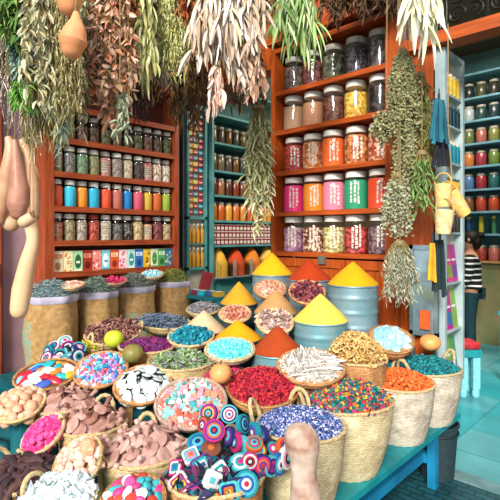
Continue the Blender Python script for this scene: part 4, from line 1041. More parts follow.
crochet('round crochet pad with blue rim and red centre at the front right', ['teal','turquoise','blue','white','red'], 246, 484, 1.62, (.2, .9, .5), .044)
crochet('round teal crochet pad lying on the right rim of the front basket', ['turquoise','white','teal','magenta'], 240, 463, 1.70, (.1, .6, .9), .036)
# rear-left crochet basket
F, r = basket('basket of blue crochet pads in front of the leftmost sack', 66, 357, 23, 2.98, m=WICK, handles=((D_(50), .04),), base_ratio=.8, hh=.14)
b_list = [(['teal','navy','white','turquoise'], 48, 352, (-.6, .8, .3)), (['purple','white','magenta','teal'], 47, 358, (-.4, .8, .6)), (['white','turquoise','white','magenta'], 65, 341, (.1, .6, .9)),
 (['magenta','navy','white','purple'], 68, 347, (.1, .7, .8)), (['teal','black','white','turquoise'], 60, 356, (.2, 1, .3)), (['turquoise','white','navy','teal'], 70, 359, (.8, .8, .1)), (['navy','white','teal','black'], 78, 356, (.8, .8, .2)),
 (['white','purple','teal','navy'], 53, 347, (-.3, .7, .9)), (['turquoise','navy','pink','white'], 79, 348, (.4, .6, .9)), (['black','turquoise','white','magenta'], 66, 353, (-.7, .8, .2)), (['pink','white','teal','purple'], 56, 362, (-.1, .8, .6)), (['teal','white','navy','turquoise'], 64, 363, (.4, .9, .3)), (['navy','teal','white','pink'], 73, 352, (-.8, .7, .2))]
where = ['leftmost of the pile', 'low at the left', 'white, on top of the pile', 'magenta-rimmed, just under the top', 'black and white in the middle', 'turquoise, tilted right in the middle', 'navy, tilted at the far right', 'white-rimmed behind the leftmost', 'turquoise at the upper right', 'black-rimmed on edge', 'pink-rimmed at the front', 'teal-rimmed at the front', 'navy-rimmed on edge']
for (cols, px, py, n), d in zip(b_list, where):
    crochet('crochet pad by the leftmost sack, %s' % d, cols, px, py, 2.98 - (py - 345) * .008, n, .045, group='crochet pads by the sacks')

# wooden post in the foreground
random.seed(5)
p = P(300, 424, 1.5)
t = empty('wooden_post', Vector((p.x, p.y, 0)))
m = MB(); H = p.z
lean = CR * .09 - CF * .04
def fnp(rr, z, a, j): return rr * (1 + .10 * noise.noise(Vector((math.cos(a) * 1.2, math.sin(a) * 1.2, z * 5))) ), z
prof = [(0, 0), (.056, 0), (.056, .2), (.054, .5), (.048, .76), (.040, .84), (.044, .875), (.055, .91), (.058, .94)]
prof = [(a, b / .99 * H) for a, b in prof] + [(.051, H * .972), (.038, H * .99), (.018, H * .998), (0, H)]
# finer rows
pf = []
for i in range(len(prof) - 1):
    for k in range(4): q = k / 4; pf.append((prof[i][0] * (1-q) + prof[i+1][0] * q, prof[i][1] * (1-q) + prof[i+1][1] * q))
pf.append(prof[-1])
m.lathe(pf, 36, fn=fnp, cap=False)
m.v = [(x + lean.x * (1 - z / H) * .8, y + lean.y * (1 - z / H) * .8, z) for x, y, z in m.v]
m.build('post_shaft', mat('#d6c0ae', .75, c2='#8c6450', scale=14, bump=.6, detail=9), t)
tag(t, 'weathered knobbed wooden post standing in front of the blue petal basket', 'post')

# ------------------------------------------------------------------ hanging rails
def tmesh(pts, r, seg=8):
    m = MB(); m.tube(pts, r, seg); return m
for (a, b, lab, rr) in [((1.8, -2.0, 3.45), (1.8, 1.40, 3.45), 'round wooden pole along the awning over the left bunches', .03), ((0.2, .9, 3.52), (3.6, .9, 3.52), 'round wooden pole across the front of the jar rack', .03)]:
    c = (Vector(a) + Vector(b)) / 2; t = empty('hanging_pole', c)
    o = tmesh([a, b], rr, 12).build('pole', W_DARK); rebase(o, t)
    o = tmesh([(a[0], a[1], 3.95), (b[0], b[1], 3.95)], .02, 8).build('hanger_bar', W_DARK); rebase(o, t)
    for e in (a, b):
        q = Vector(e).lerp(c, .08); o = tmesh([q, (q.x, q.y, 3.95)], .008).build('bracket', mat('#444', .5, metal=.7) if False else mat('#44403c', .5, metal=.6)); rebase(o, t)
    tag(t, lab, 'pole')

# ------------------------------------------------------------------ hanging bunches
def bunch(name, label, px, ytop, ybot, wpx, Z, kind, cols, seed, n=30, L=.06, W=.02, droop=.5, per=14, cat='herb bunch', stemc='#8c7c4c', sway=0, t0=.15, topw=.25, spread=.9, depth=.6, core=0):
    random.seed(seed * 101 + 7)
    top = P(px, ytop, Z); H = (ybot - ytop) / FPX * Z; w = PR(wpx, Z) / 2
    t = empty(name, top)
    lv = MB(); st = MB()
    for k in range(n):
        a = U(0, 2 * PI); q = math.sqrt(R_())
        ex = CR * (math.cos(a) * q * w) - CF * (math.sin(a) * q * w * depth)
        ln = H * U(.55, 1.0) * (1 - .25 * q)
        sw = CR * PR(sway, Z)
        def pt(u):
            s = u ** .6
            return ex * (topw + (1 - topw) * s) * U(.98, 1.02) + sw * u + Vector((0, 0, -ln * u))
        pts = [pt(i / 7) for i in range(8)]
        st.tube(pts, [.0028] * 5 + [.002, .0015, .001], 4, cap=False)
        for j in range(per):
            u = t0 + (1 - t0) * (j + R_()) / per
            i = min(6, int(u * 7)); f = u * 7 - i
            p = pts[i].lerp(pts[i + 1], f)
            if kind == 'leaf':
                d = Vector((U(-1, 1), U(-1, 1), U(-1.1, .2))); lv.leaf(p, d, L * U(.6, 1.25), W * U(.6, 1.2), droop * 2, .6, n=3)
            elif kind == 'husk':
                d = Vector((U(-.6, .6), U(-.6, .6), U(-1.6, -.3))); lv.leaf(p, d, L * U(.6, 1.3), W * U(.6, 1.3), droop * 2, U(.5, 1.6), n=6)
            elif kind == 'feather':
                d = Vector((U(-.7, .7), U(-.7, .7), -1)); e = d.normalized() * L * U(.5, 1.2)
                lv.leaf(p, d, L * U(.5, 1.3), W, droop, .2, n=2)
                if j % 2 == 0: lv.ell(p + e * .6, (W * .9, W * .9, W * 1.4), None, 5, 3)
            elif kind == 'bud':
                o_ = Vector((U(-1, 1), U(-1, 1), U(-1, .3))).normalized() * L * R_()
                lv.ell(p + o_, (W * U(.4, .9), W * U(.4, .9), W * U(.5, 1.1)), rnd_rot(), 5, 4, jit=.15)
                if j % 6 == 0: lv.leaf(p, o_, L * 1.0, W * .6, .6, .4, n=2)
    lv.build('leaves', isl(cols, .65, trans=1), t); st.build('stems', mat(stemc, .8), t)
    tie = MB(); rt = max(.012, w * topw * 1.0)
    for i in range(4):
        zz = -.012 - i * .006
        tie.tube([(rt*math.cos(2*PI*k/16), rt*math.sin(2*PI*k/16), zz) for k in range(17)], .0035, 5)
    ceil = 3.45
    tie.tube([(0, 0, -.02), (0, 0, max(.05, (ceil - top.z) if core == 0 else core))], .003, 5)
    tie.build('string', STRING, t)
    return tag(t, label, cat, 'bunches hanging over the stall')
SILV = ['#a8a880','#c8c4a0','#868a60','#dcd8c0','#9a9a70','#b4a078']
bunch('hanging_herbs', 'dark green leafy sprigs hanging at the top left corner', 12, -25, 58, 34, 2.3, 'leaf', ['#3c5c28','#5c8038','#28441c','#7c9c4c'], 1, n=22, L=.09, W=.018, per=12)
bunch('hanging_herbs', 'blue-green leafy bunch below the dark sprigs at top left', 17, 8, 84, 26, 2.38, 'leaf', ['#6c8c84','#547468','#94ac9c','#3c5c50'], 2, n=22, L=.06, W=.022, per=12)
bunch('hanging_herbs', 'bright green hanging tips at far left above the gourds', 23, 70, 120, 22, 2.4, 'leaf', ['#5c9c34','#3c7424','#84b84c'], 3, n=14, L=.07, W=.012, per=9)
bunch('hanging_grasses', 'pale lilac-grey dry grasses at the left edge', 3, 20, 150, 26, 2.5, 'feather', ['#b8a8a0','#d4c8bc','#8c7c78'], 4, n=40, L=.07, W=.005, per=12)
bunch('hanging_herbs', 'silvery leaved bunch, left of the khaki broom', 38, -25, 135, 40, 2.22, 'leaf', SILV, 5, n=16, L=.06, W=.022, per=16, depth=.5)
bunch('hanging_grasses', 'pinkish straw wisps hanging beside the gourds', 34, 60, 168, 30, 2.55, 'feather', ['#c8a890','#e0ccb4','#98805c','#a89c5c'], 6, n=40, L=.09, W=.005, per=12)
bunch('hanging_grasses', 'large khaki feathery broom hanging left of the orange gourds', 60, -25, 150, 44, 2.28, 'feather', ['#b4a470','#ccc090','#8c8050','#a09c68','#746c44'], 7, n=110, L=.06, W=.0055, per=26, topw=.5)
bunch('hanging_grasses', 'olive green feathery broom behind the silvery eucalyptus leaves', 48, 60, 165, 50, 2.6, 'feather', ['#94985a','#b0ae74','#70783c'], 8, n=70, L=.07, W=.006, per=18, topw=.5)
bunch('hanging_eucalyptus', 'grey-green eucalyptus sprig hanging in front of the left rack', 62, 75, 160, 20, 2.4, 'leaf', ['#9cac94','#c4d0bc','#7c9078'], 9, n=8, L=.075, W=.02, per=10)
bunch('hanging_leaves', 'big pinkish-brown dried leaf bunch in front of the left rack', 112, -25, 146, 48, 2.5, 'leaf', ['#d8ac94','#c49074','#ecccb8','#a07454','#b49c70','#c87c58'], 10, n=55, L=.055, W=.034, per=18, droop=.3, topw=.4)
bunch('hanging_leaves', 'rust-brown dried leaves at the top between the two pale bunches', 128, -25, 55, 34, 2.6, 'leaf', ['#a85c30','#c07840','#844420','#6c4c28'], 11, n=26, L=.06, W=.03, per=12)
bunch('hanging_eucalyptus', 'pale eucalyptus tips trailing under the pinkish-brown bunch', 120, 85, 160, 22, 2.45, 'leaf', ['#a8b494','#c8ccb0','#809070'], 12, n=8, L=.06, W=.016, per=9)
bunch('hanging_leaves', 'silvery white-leaved bunch behind the top orange gourd', 90, -25, 72, 34, 2.65, 'leaf', SILV, 13, n=24, L=.055, W=.02, per=14)
bunch('hanging_herbs', 'loose sage and khaki sprigs hanging between khaki broom and pinkish-brown leaves', 84, -25, 158, 34, 2.5, 'leaf', SILV + ['#a8a068'], 42, n=16, L=.065, W=.016, per=16, topw=.5)
bunch('hanging_leaves', 'long yellow-green leaves hanging right of the pinkish-brown bunch', 147, -25, 105, 20, 2.6, 'husk', ['#a4a45c','#c0b87c','#7c8040','#d4d09c'], 14, n=22, L=.10, W=.022, per=8)
bunch('hanging_grasses', 'yellow-green feathery broom left of the big pale husks', 173, -25, 96, 36, 2.75, 'feather', ['#a4a050','#bcb86c','#848440','#c8c888'], 15, n=110, L=.06, W=.0055, per=24, topw=.5)
bunch('hanging_leaves', 'reddish dried flowers at the top beside the pale husks', 187, -25, 28, 24, 2.7, 'leaf', ['#a84c28','#c46c3c','#783418'], 16, n=18, L=.05, W=.025, per=10)
bunch('hanging_husks', 'largest bunch of pale pinkish-cream curled husks at top centre', 228, -30, 84, 84, 2.7, 'husk', ['#d8c4ac','#e8dccc','#b89c84','#c8b090','#a48468','#f0e8dc'], 17, n=80, L=.15, W=.023, per=7, topw=.6, depth=.35, t0=.05)
bunch('hanging_husks', 'pinkish curled husks dangling lowest under the large pale bunch', 218, 60, 126, 20, 2.66, 'husk', ['#e0c0ac','#f0dccc','#b88c74'], 18, n=9, L=.09, W=.026, per=6)
bunch('hanging_husks', 'brown and pink curled husks below the right of the large bunch', 252, 45, 112, 24, 2.72, 'husk', ['#c8a088','#d8b8a0','#8c6850'], 19, n=14, L=.08, W=.026, per=7)
DBR = ['#4a3424','#5c4430','#33241a','#6c5038']
bunch('hanging_leaves', 'dark brown dried bunch hanging behind, left of the inner shelves', 190, 40, 150, 44, 3.3, 'leaf', DBR + ['#8c5c28'], 20, n=45, L=.08, W=.02, per=14)
bunch('hanging_leaves', 'dark brown dried bunch behind the long yellow-green leaves', 145, 40, 120, 40, 3.4, 'leaf', DBR, 21, n=40, L=.07, W=.02, per=12)
bunch('hanging_leaves', 'dark rust-brown bunch hanging behind the large pale husks', 245, 30, 124, 46, 3.3, 'leaf', ['#5c3420','#7c4428','#3c2418','#8c4c24'], 22, n=45, L=.08, W=.02, per=14)
bunch('hanging_leaves', 'dark purple-brown bunch hanging right of the pinkish-brown leaves', 137, 70, 128, 22, 3.0, 'leaf', ['#4c2c30','#6c4044','#34201f'], 23, n=20, L=.06, W=.015, per=10)
bunch('hanging_leaves', 'fresh green long leaves hanging at the top over the jar rack', 296, -25, 55, 44, 3.0, 'husk', ['#6c9040','#88a858','#acc484','#4c7030','#c4d49c'], 24, n=44, L=.2, W=.022, per=4, topw=.5)
for i, (x, yb, lb) in enumerate([(262, 40, 'dark brown dried leaves at the top between husks and green leaves'), (336, 26, 'dark brown dried bunch above the jar rack, left one'), (362, 22, 'dark brown dried bunch above the jar rack, middle one'), (390, 24, 'dark brown dried bunch above the jar rack, right one')]):
    bunch('hanging_leaves', lb, x, -30, yb, 40, 3.35, 'leaf', DBR + ['#7c5434'], 25 + i, n=34, L=.09, W=.022, per=10)
bunch('hanging_husks', 'creamy white-green curled husks hanging at top right', 424, -30, 42, 44, 2.75, 'husk', ['#e0dcb8','#f0ecd4','#ccc898','#d8d0a8','#f8f4e4'], 30, n=26, L=.21, W=.034, per=3, topw=.6, depth=.4)
GG = ['#86875c','#a09c70','#6a6844','#b4ac80','#787850']
bunch('hanging_herbs', 'grey-green flowering bunch on the orange rack post, upper one', 403, 48, 152, 36, 3.0, 'bud', GG, 31, n=60, L=.03, W=.011, per=40, topw=.15)
bunch('hanging_herbs', 'grey-green flowering bunch leaning over the red jar', 387, 110, 152, 34, 3.05, 'bud', GG, 32, n=28, L=.03, W=.013, per=18, topw=.3)
bunch('hanging_herbs', 'green and brown leafy bunch right of the upper flowering bunch', 420, 72, 208, 30, 3.1, 'leaf', ['#7c8c44','#5c7434','#a08c4c','#98a45c','#6c5c2c'], 33, n=32, L=.07, W=.014, per=16)
bunch('hanging_herbs', 'khaki flowering plume between the upper and silvery bunches on the orange post', 408, 120, 208, 30, 3.04, 'bud', GG, 41, n=46, L=.03, W=.011, per=30, topw=.3, sway=-6)
bunch('hanging_herbs', 'silvery herb bunch on the orange post, below the flowering one', 398, 172, 252, 34, 2.98, 'bud', ['#8c8c6c','#a4a484','#6c6c50','#b4b498'], 34, n=34, L=.035, W=.012, per=22, topw=.15)
bunch('hanging_herbs', 'pale grey lavender bunch, lowest on the orange post', 400, 240, 318, 42, 2.96, 'leaf', ['#b8b8a0','#94987f','#d0ceba','#7c806a'], 35, n=70, L=.04, W=.008, per=20, topw=.15)
bunch('hanging_herbs', 'fern-green leaves trailing beside the hanging woven baskets', 422, 150, 232, 28, 3.0, 'leaf', ['#648444','#84a05c','#486830'], 36, n=20, L=.07, W=.016, per=12)
bunch('hanging_leaves', 'pale olive leaf bunch hanging left of the jar rack', 259, 105, 262, 30, 3.6, 'leaf', ['#b0ac68','#c8c48c','#8c8c4c','#d8d4ac'], 37, n=36, L=.09, W=.018, per=18, topw=.4, depth=.5)
# dry twigs behind to close the top
# ------------------------------------------------------------------ gourds
GT = mat('#dcb68e', .4, c2='#a87458', scale=5, bump=.05, detail=5); GO = mat('#dc9c68', .5, c2='#c87c50', scale=4)
def long_gourd(label, pts, rads, Z, m, cord=True, name='hanging_gourd', cut=False):
    W = [P(a, b, Z if not isinstance(Z, (list, tuple)) else Z[i]) for i, (a, b) in enumerate(pts)]
    # smooth the path
    fine = []; fr = []
    for i in range(len(W) - 1):
        p0 = W[max(i-1, 0)]; p1 = W[i]; p2 = W[i+1]; p3 = W[min(i+2, len(W)-1)]
        for k in range(8):
            q = k / 8
            fine.append(.5 * ((2*p1) + (-p0+p2)*q + (2*p0-5*p1+4*p2-p3)*q*q + (-p0+3*p1-3*p2+p3)*q**3))
            fr.append(PR(rads[i] * (1-q) + rads[i+1] * q, p1[1] * 0 + (Z if not isinstance(Z, (list, tuple)) else Z[i])))
    fine.append(W[-1]); fr.append(PR(rads[-1], Z if not isinstance(Z, (list, tuple)) else Z[-1]))
    # round the ends
    e = (fine[-1] - fine[-2]).normalized(); rr = fr[-1]
    for q in (.45, .75, .93, .995): fine.append(W[-1] + e * rr * q); fr.append(rr * math.sqrt(max(0, 1 - q*q)))
    t = empty(name, W[0])
    o = tmesh(fine, fr, 18); o = o.build('gourd_body', m); rebase(o, t)
    s = tmesh([W[0] + Vector((0, 0, -.01)), W[0] + Vector((0, 0, .03))], .008).build('stem', mat('#7c6444', .8)); rebase(s, t)
    c = tmesh([W[0] + Vector((0, 0, .02)), Vector((W[0].x, W[0].y, 3.5))], .0025, 5).build('cord', STRING); rebase(c, t)
    return tag(t, label, 'gourd', 'hanging gourds')
long_gourd('plump tan bottle gourd with a thin neck, nearest the left edge', [(8, 137), (11, 150), (8, 175), (3, 198), (0, 220)], [3, 6, 8.5, 8, 5], 2.85, GT)
long_gourd('shiny tan club-shaped gourd between the other hanging gourds', [(15, 140), (17, 165), (19, 188), (18, 204), (18, 212)], [3, 6, 9.5, 10.5, 8], 2.7, mat('#c8947c', .4, c2='#94604a', scale=5, bump=.05, detail=5))
long_gourd('slim pale gourd neck curving down at the right of the gourds', [(22, 140), (29, 160), (34, 190), (34, 215)], [4, 5.5, 5.5, 6], 2.95, GT)
long_gourd('tan gourd lying crosswise below the club-shaped one', [(-4, 196), (2, 212), (11, 224)], [5, 8, 8], 2.9, GT)
long_gourd('long pale curved gourd hanging lowest, in front of the first sack', [(30, 222), (33, 240), (27, 265), (22, 290), (19, 310)], [7, 6, 8, 9.5, 8.5], 2.8, mat('#e4c49c', .45, c2='#cca478', scale=3.5))
long_gourd('cut gourd stub with an open end beside the rack post', [(33, 216), (29, 219), (24, 222)], [5.5, 6, 6], 2.6, GT)
long_gourd('round orange-tan gourd hanging among the khaki herbs', [(76, 12), (76, 20), (75, 30), (73, 41), (72, 48)], [2.5, 5.5, 11, 14, 11], 2.12, GO)
long_gourd('round orange-tan gourd cut by the top edge', [(68, -26), (68, -14), (69, -3), (69, 5)], [3, 8, 13, 11], 2.16, GO)
long_gourd('orange-tan gourd half hidden behind the pinkish-brown leaves', [(88, 65), (88, 78), (89, 88)], [3, 6, 8], 2.55, GO)

# ------------------------------------------------------------------ right side: door area
# open display cabinet leaf
t = empty('display_cabinet', Vector((2.84, 1.75, 0)))
WHT = mat('#b4c2c0', .5, c2='#8ea2a2', scale=6)
yA, yB, xA, xB, zt = 1.5, 1.88, 2.78, 2.86, 2.86
part('frame', BX(((xA, yA, .56), (xB, yA + .035, zt)), ((xA, yB - .035, .56), (xB, yB, zt)), ((xA, yA, zt), (xB, yB, zt + .035)), ((xA, yA, .53), (xB, yB, .56))), WHT, t)
part('back_board', BX(((xA, yA + .035, .56), (xA + .015, yB - .035, zt))), mat('#d8cfb8', .8), t)
CZ = [.1, .57, .92, 1.26, 1.62, 1.86, 2.12, 2.38, 2.60]
for z in CZ[2:]: part('shelf', BX(((xA + .015, yA + .035, z - .015), (xB - .01, yB - .035, z))), WHT, t)
tag(t, 'open white-framed narrow display cabinet standing in the doorway', 'cabinet')
random.seed(77)
things = [('#3c342c','dark'), ('#e0a02c','yellow'), ('#1c8090','teal'), ('#183840','navy'), ('#e0b83c','golden'), ('#c8642c','orange')]
k = 0
for z in CZ[4:]:
    c, nm = things[k % 6]; 
    for i in range(4):
        o = sj((xA + .048, yA + .085 + i * .07, z), c, '%s bottle, %s from the street on the %s cabinet shelf in the doorway' % (nm, ORD[i], ORD[k]), 'bottles in the doorway cabinet', r=.03, h=.15, name='small_bottle', lidc='#4c5c5c' if k % 2 else '#d8d0b8')
    k += 1
# postcards / magazines lower
pc = [('#b8248c','magenta'), ('#2c4cb0','royal blue'), ('#3c8c5c','green'), ('#d84c7c','pink'), ('#2c7ca8','blue'), ('#84a83c','lime'), ('#683c9c','violet'), ('#e0a040','amber')]
for j in range(3):
    for i in range(3):
        c, nm = pc[(j * 3 + i * 5) % 8]
        m = BX(((0, -.048, 0), (.012, .048, [.29, .28, .27][j]), 0), ((.012, -.04, .03), (.0135, .04, .12), 1), ((.012, -.04, .15), (.0135, .03, .165), 2))
        o = m.build('picture_card', [mat(c, .4, var=.1), mat(pc[(i + j + 2) % 8][0], .4), mat('#f0ece0', .4)], smooth=False)
        o.matrix_world = Matrix.Translation((xA + .04, yA + .09 + i * .1, CZ[j + 1] + .001)) @ Matrix.Rotation(-.12, 4, 'Y')
        tag(o, '%s picture card, %s along the %s row low in the doorway cabinet' % (nm, ORD[i], ['lowest', 'middle', 'upper'][j]), 'card', 'picture cards')
# silver mirror panel leaning by the jamb
t = empty('silver_panel', Matrix.Translation((2.70, 1.42, .0)))
BX(((-.06, 0, .9), (.14, .03, .93)), ((-.06, 0, 1.28), (.14, .03, 1.31)), ((-.06, 0, .9), (-.035, .03, 1.31)), ((.115, 0, .9), (.14, .03, 1.31)), ((-.06, 0, 1.5), (.14, .03, 1.53)), ((-.06, 0, 1.34), (-.035, .03, 1.53)), ((.115, 0, 1.34), (.14, .03, 1.53)), ((-.05, .0, 0), (-.03, .03, .9)), ((.11, .0, 0), (.13, .03, .9)), ((-.06, 0, 1.31), (.14, .03, 1.34))).build('frame', mat('#a8bcc0', .3, metal=.7), t, False)
BX(((-.035, .015, .93), (.115, .025, 1.28)), ((-.035, .015, 1.34), (.115, .025, 1.5))).build('pane', mat('#5c7c84', .15, c2='#b8ccd0', scale=4, metal=.5), t, False)
BX(((.02, -.012, .95), (.09, .0, 1.08))).build('orange_tag', mat('#e0602c', .5), t, False)
tag(t, 'silver-framed narrow panel standing against the orange door jamb', 'panel')
def strap(name, label, px, y0, y1, wpx, Z, cols, n, seed, cat, tassel=False):
    random.seed(seed); top = P(px, y0, Z); H = (y1 - y0) / FPX * Z; w = PR(wpx, Z)
    t = empty(name, top); ms = [mat(c, .8, var=.12, bump=.2) for c in cols]; m = MB()
    for k in range(n):
        x = (k / max(1, n - 1) - .5) * w; ln = H * U(.85, 1); d = U(-.015, .015)
        vs = []
        pts = [CR * (x * (.4 + .6 * q / 6)) - CF * (d + .004 * math.sin(q)) + Vector((0, 0, -ln * q / 6)) for q in range(7)]
        ww = w / n * .65
        for q, p in enumerate(pts): vs += [p - CR * ww - CF * .004, p + CR * ww - CF * .004, p + CR * ww + CF * .004, p - CR * ww + CF * .004]
        fs = []
        for q in range(6):
            b = q * 4
            for e in range(4): fs.append((b + e, b + (e + 1) % 4, b + 4 + (e + 1) % 4, b + 4 + e))
        fs += [(0, 1, 2, 3), (27, 26, 25, 24)]
        m.add(vs, fs, k % len(ms))
    m.build('strands', ms, t)
    tie = MB(); tie.tube([(0, 0, -.01), (0, 0, .04)], .008, 6); tie.tube([(0, 0, .04), (0, 0, .07)], .004, 6); tie.build('loop', mat('#3c3c3c', .6), t)
    return tag(t, label, cat)
strap('hanging_scarf', 'turquoise cloth straps hanging beside the white cabinet', 439, 100, 145, 17, 2.95, ['#1f6474', '#337c8c', '#164c5a'], 6, 1, 'scarf')
strap('hanging_scarf', 'black tassels hanging under the turquoise straps', 441, 138, 168, 18, 3.0, ['#1c1c24', '#2c2c34'], 7, 2, 'tassel')
strap('hanging_scarf', 'golden yellow scarf hanging in front of the silver panel', 432.5, 243, 285, 7, 2.98, ['#d8a828', '#c08c1c'], 3, 3, 'scarf')
strap('hanging_scarf', 'black scarf hanging right of the golden yellow one', 440, 240, 298, 12, 3.0, ['#1c2a2c', '#24383a', '#203030'], 5, 4, 'scarf')
# picture board
m = BX(((-.07, 0, 0), (.07, .012, .2), 0), ((-.06, -.002, .11), (.06, 0, .19), 1), ((-.06, -.002, .01), (.06, 0, .1), 2))
o = m.build('picture_board', [mat('#3c4850', .5), mat('#8c98a0', .5, c2='#3c4448', scale=25), mat('#a8a49c', .5, c2='#4c4c50', scale=25)], smooth=False); o.location = (2.75, 1.46, 2.34)
tag(o, 'small grey picture board on the orange jamb above the turquoise straps', 'picture')
# hanging little woven baskets
def hbasket(label, px, py, rpx, hpx, Z, lean, c1, c2, axis=0):
    p = P(px, py, Z); r = PR(rpx, Z); h = PR(hpx, Z)
    t = empty('hanging_basket', Matrix.Translation(p) @ Matrix.Rotation(math.radians(lean), 4, CF))
    def fn(rr, z, a, j): return rr + .0016 * math.cos(a * 12 + PI * (j % 2)), z
    n = 14; prof = [(0, 0)] + [(r * (.74 + .26 * math.sin(q / n * PI / 2)), h * q / n) for q in range(n + 1)] + [(r * .93, h), (r * .8, h * .1), (0, h * .08)]
    m = MB(); m.lathe(prof, 40, fn=fn, fm=lambda j, i: 1 if 3 < j < 14 and (i + j) % 10 < 4 else 0, cap=False); m.build('basket_body', [mat(c1, .8, c2=c2, scale=50, bump=.4), mat('#e89c8c', .8, c2='#e8c070', scale=40, bump=.4)], t)
    hd = MB(); hd.tube([(r * math.cos(q * PI / 10), 0, h + 1.3 * r * math.sin(q * PI / 10)) for q in range(11)], .005, 6); hd.build('handle', mat('#d8b060', .8), t)
    tag(t, label, 'basket', 'little baskets hanging by the doorway')
hbasket('small yellow and pink woven basket hanging, upper left of three', 443, 207, 8.5, 23, 2.95, 0, '#e8cc84', '#d8a45c')
hbasket('small yellow and pink woven basket hanging tilted, right of three', 465, 215, 8.5, 28, 3.0, -35, '#e8c468', '#d8a05c')
hbasket('small cream and pink woven basket hanging lowest of three', 443, 234, 9, 24, 2.9, 4, '#e8d49c', '#dcae78')
o = tmesh([P(452, 180, 2.98), P(448, 120, 2.98), Vector((P(448, 120, 2.98).x, P(448, 120, 2.98).y, 2.94))], .004, 6).build('cord', STRING); rebase(o, bpy.data.objects['hanging_basket'])

# stool in doorway
p = P(466, 392, 4.72)
t = empty('stool', Matrix.Translation((p.x, p.y, 0)) @ Matrix.Rotation(AZ, 4, 'Z') @ Matrix.Diagonal((.82, .82, 1, 1)))
for (x, y) in ((-.075, -.09), (.075, -.09), (-.075, .12), (.075, .12)):
    m = MB(); m.lathe([(.035, 0), (.045, .015), (.045, .06), (.03, .08)], 12, M=Matrix.Translation((x, y, 0))); m.box((x - .042, y - .03, .08), (x + .042, y + .03, .40)); m.build('leg', mat('#8cd4dc', .5, c2='#6cbcc8'), t, False)
BX(((-.13, -.14, .40), (.13, .17, .47))).build('seat', mat('#24949c', .5), t, False)
m = MB(); m.box((-.125, -.13, 0), (.125, .16, .07)); m.v = [(x, y, z + .47) for x, y, z in m.v]
o = m.build('cushion', mat('#c03038', .85, c2='#a02028', bump=.3), t, False); bv = o.modifiers.new('b', 'BEVEL'); bv.width = .03; bv.segments = 3
tag(t, 'pale turquoise stool with a red cushion on the tiled doorway floor', 'stool')
# table and bench deep right
t = empty('side_table', Matrix.Translation((2.95, 4.2, 0)))
BX(((-.4, -.35, .72), (.5, .35, .76))).build('table_top', mat('#2c8c94', .5), t, False)
for (x, y) in ((-.36, -.3), (.46, -.3), (-.36, .3), (.46, .3)): BX(((x-.025, y-.025, 0), (x+.025, y+.025, .72))).build('leg', mat('#3ca0a8', .5), t, False)
BX(((-.36, -.315, .62), (.46, -.295, .72))).build('apron', mat('#2c8088', .5), t, False)
tag(t, 'teal side table behind the person in the shop', 'table')
t = empty('slatted_bench', Matrix.Translation((2.9, 5.3, 0)))
for zz, hh in ((1.16, .1), (.95, .12), (.72, .14)): BX(((-.6, .1, zz), (1.4, .14, zz + hh))).build('back_slat', mat('#b8a468', .6, c2='#8c9460', scale=5), t, False)
for x in (-.58, .4, 1.36): BX(((x, .14, 0), (x + .06, .2, 1.26))).build('post', mat('#6c6848', .6), t, False)
BX(((-.6, -.22, .40), (1.4, .1, .44))).build('seat', mat('#a89860', .6), t, False)
for x in (-.55, 1.3): BX(((x, -.2, 0), (x + .05, -.15, .4))).build('leg', mat('#6c6848', .6), t, False)
tag(t, 'tan slatted bench under the far wall shelves', 'bench')

# small table with teal packets and red board beyond sacks
t = empty('packet_table', Matrix.Translation((.62, 1.25, 0)))
BX(((-.25, -.12, .98), (.25, .12, 1.01))).build('table_top', mat('#1c6c74', .6), t, False)
for (x, y) in ((-.22, -.09), (.2, -.09), (-.22, .07), (.2, .07)): BX(((x, y, .501), (x + .02, y + .02, .98))).build('leg', TEALD, t, False)
tag(t, 'small dark teal table beside the rightmost sack', 'table')
t.location = P(205, 297, 4.62) - Vector((0, 0, 1.0)); t.location.z = 0
tx, ty = t.location.x, t.location.y
for i, (c, nm) in enumerate([('#1c9cb0', 'turquoise'), ('#8c2c4c', 'plum'), ('#2cb0c0', 'light teal'), ('#3c5c8c', 'slate blue'), ('#c8a03c', 'ochre')]):
    m = BX(((-.035, -.05, 0), (.035, .05, .045), 0), ((-.025, -.03, .045), (.025, .03, .047), 1))
    o = m.build('packet', [mat(c, .5), mat('#e8e4d8', .5)], smooth=False); o.matrix_world = Matrix.Translation((tx - .18 + i * .088, ty + U(-.03, .03), 1.011)) @ Matrix.Rotation(U(-.3, .3), 4, 'Z')
    tag(o, '%s packet on the small dark teal table behind the trays' % nm, 'packet', 'packets on the small table')
m = BX(((-.06, 0, 0), (.06, .02, .22), 0), ((-.045, -.003, .03), (.045, 0, .19), 1))
o = m.build('red_board', [mat('#a02430', .6), mat('#8c1c28', .6, c2='#7c141c')], smooth=False)
p = P(203, 293, 4.75); o.matrix_world = Matrix.Translation((p.x, p.y, 1.012)) @ Matrix.Rotation(AZ, 4, 'Z') @ Matrix.Rotation(.25, 4, 'Y') @ Matrix.Rotation(-.1, 4, 'X'); tag(o, 'dark red board leaning behind the packets, right of the sacks', 'board')

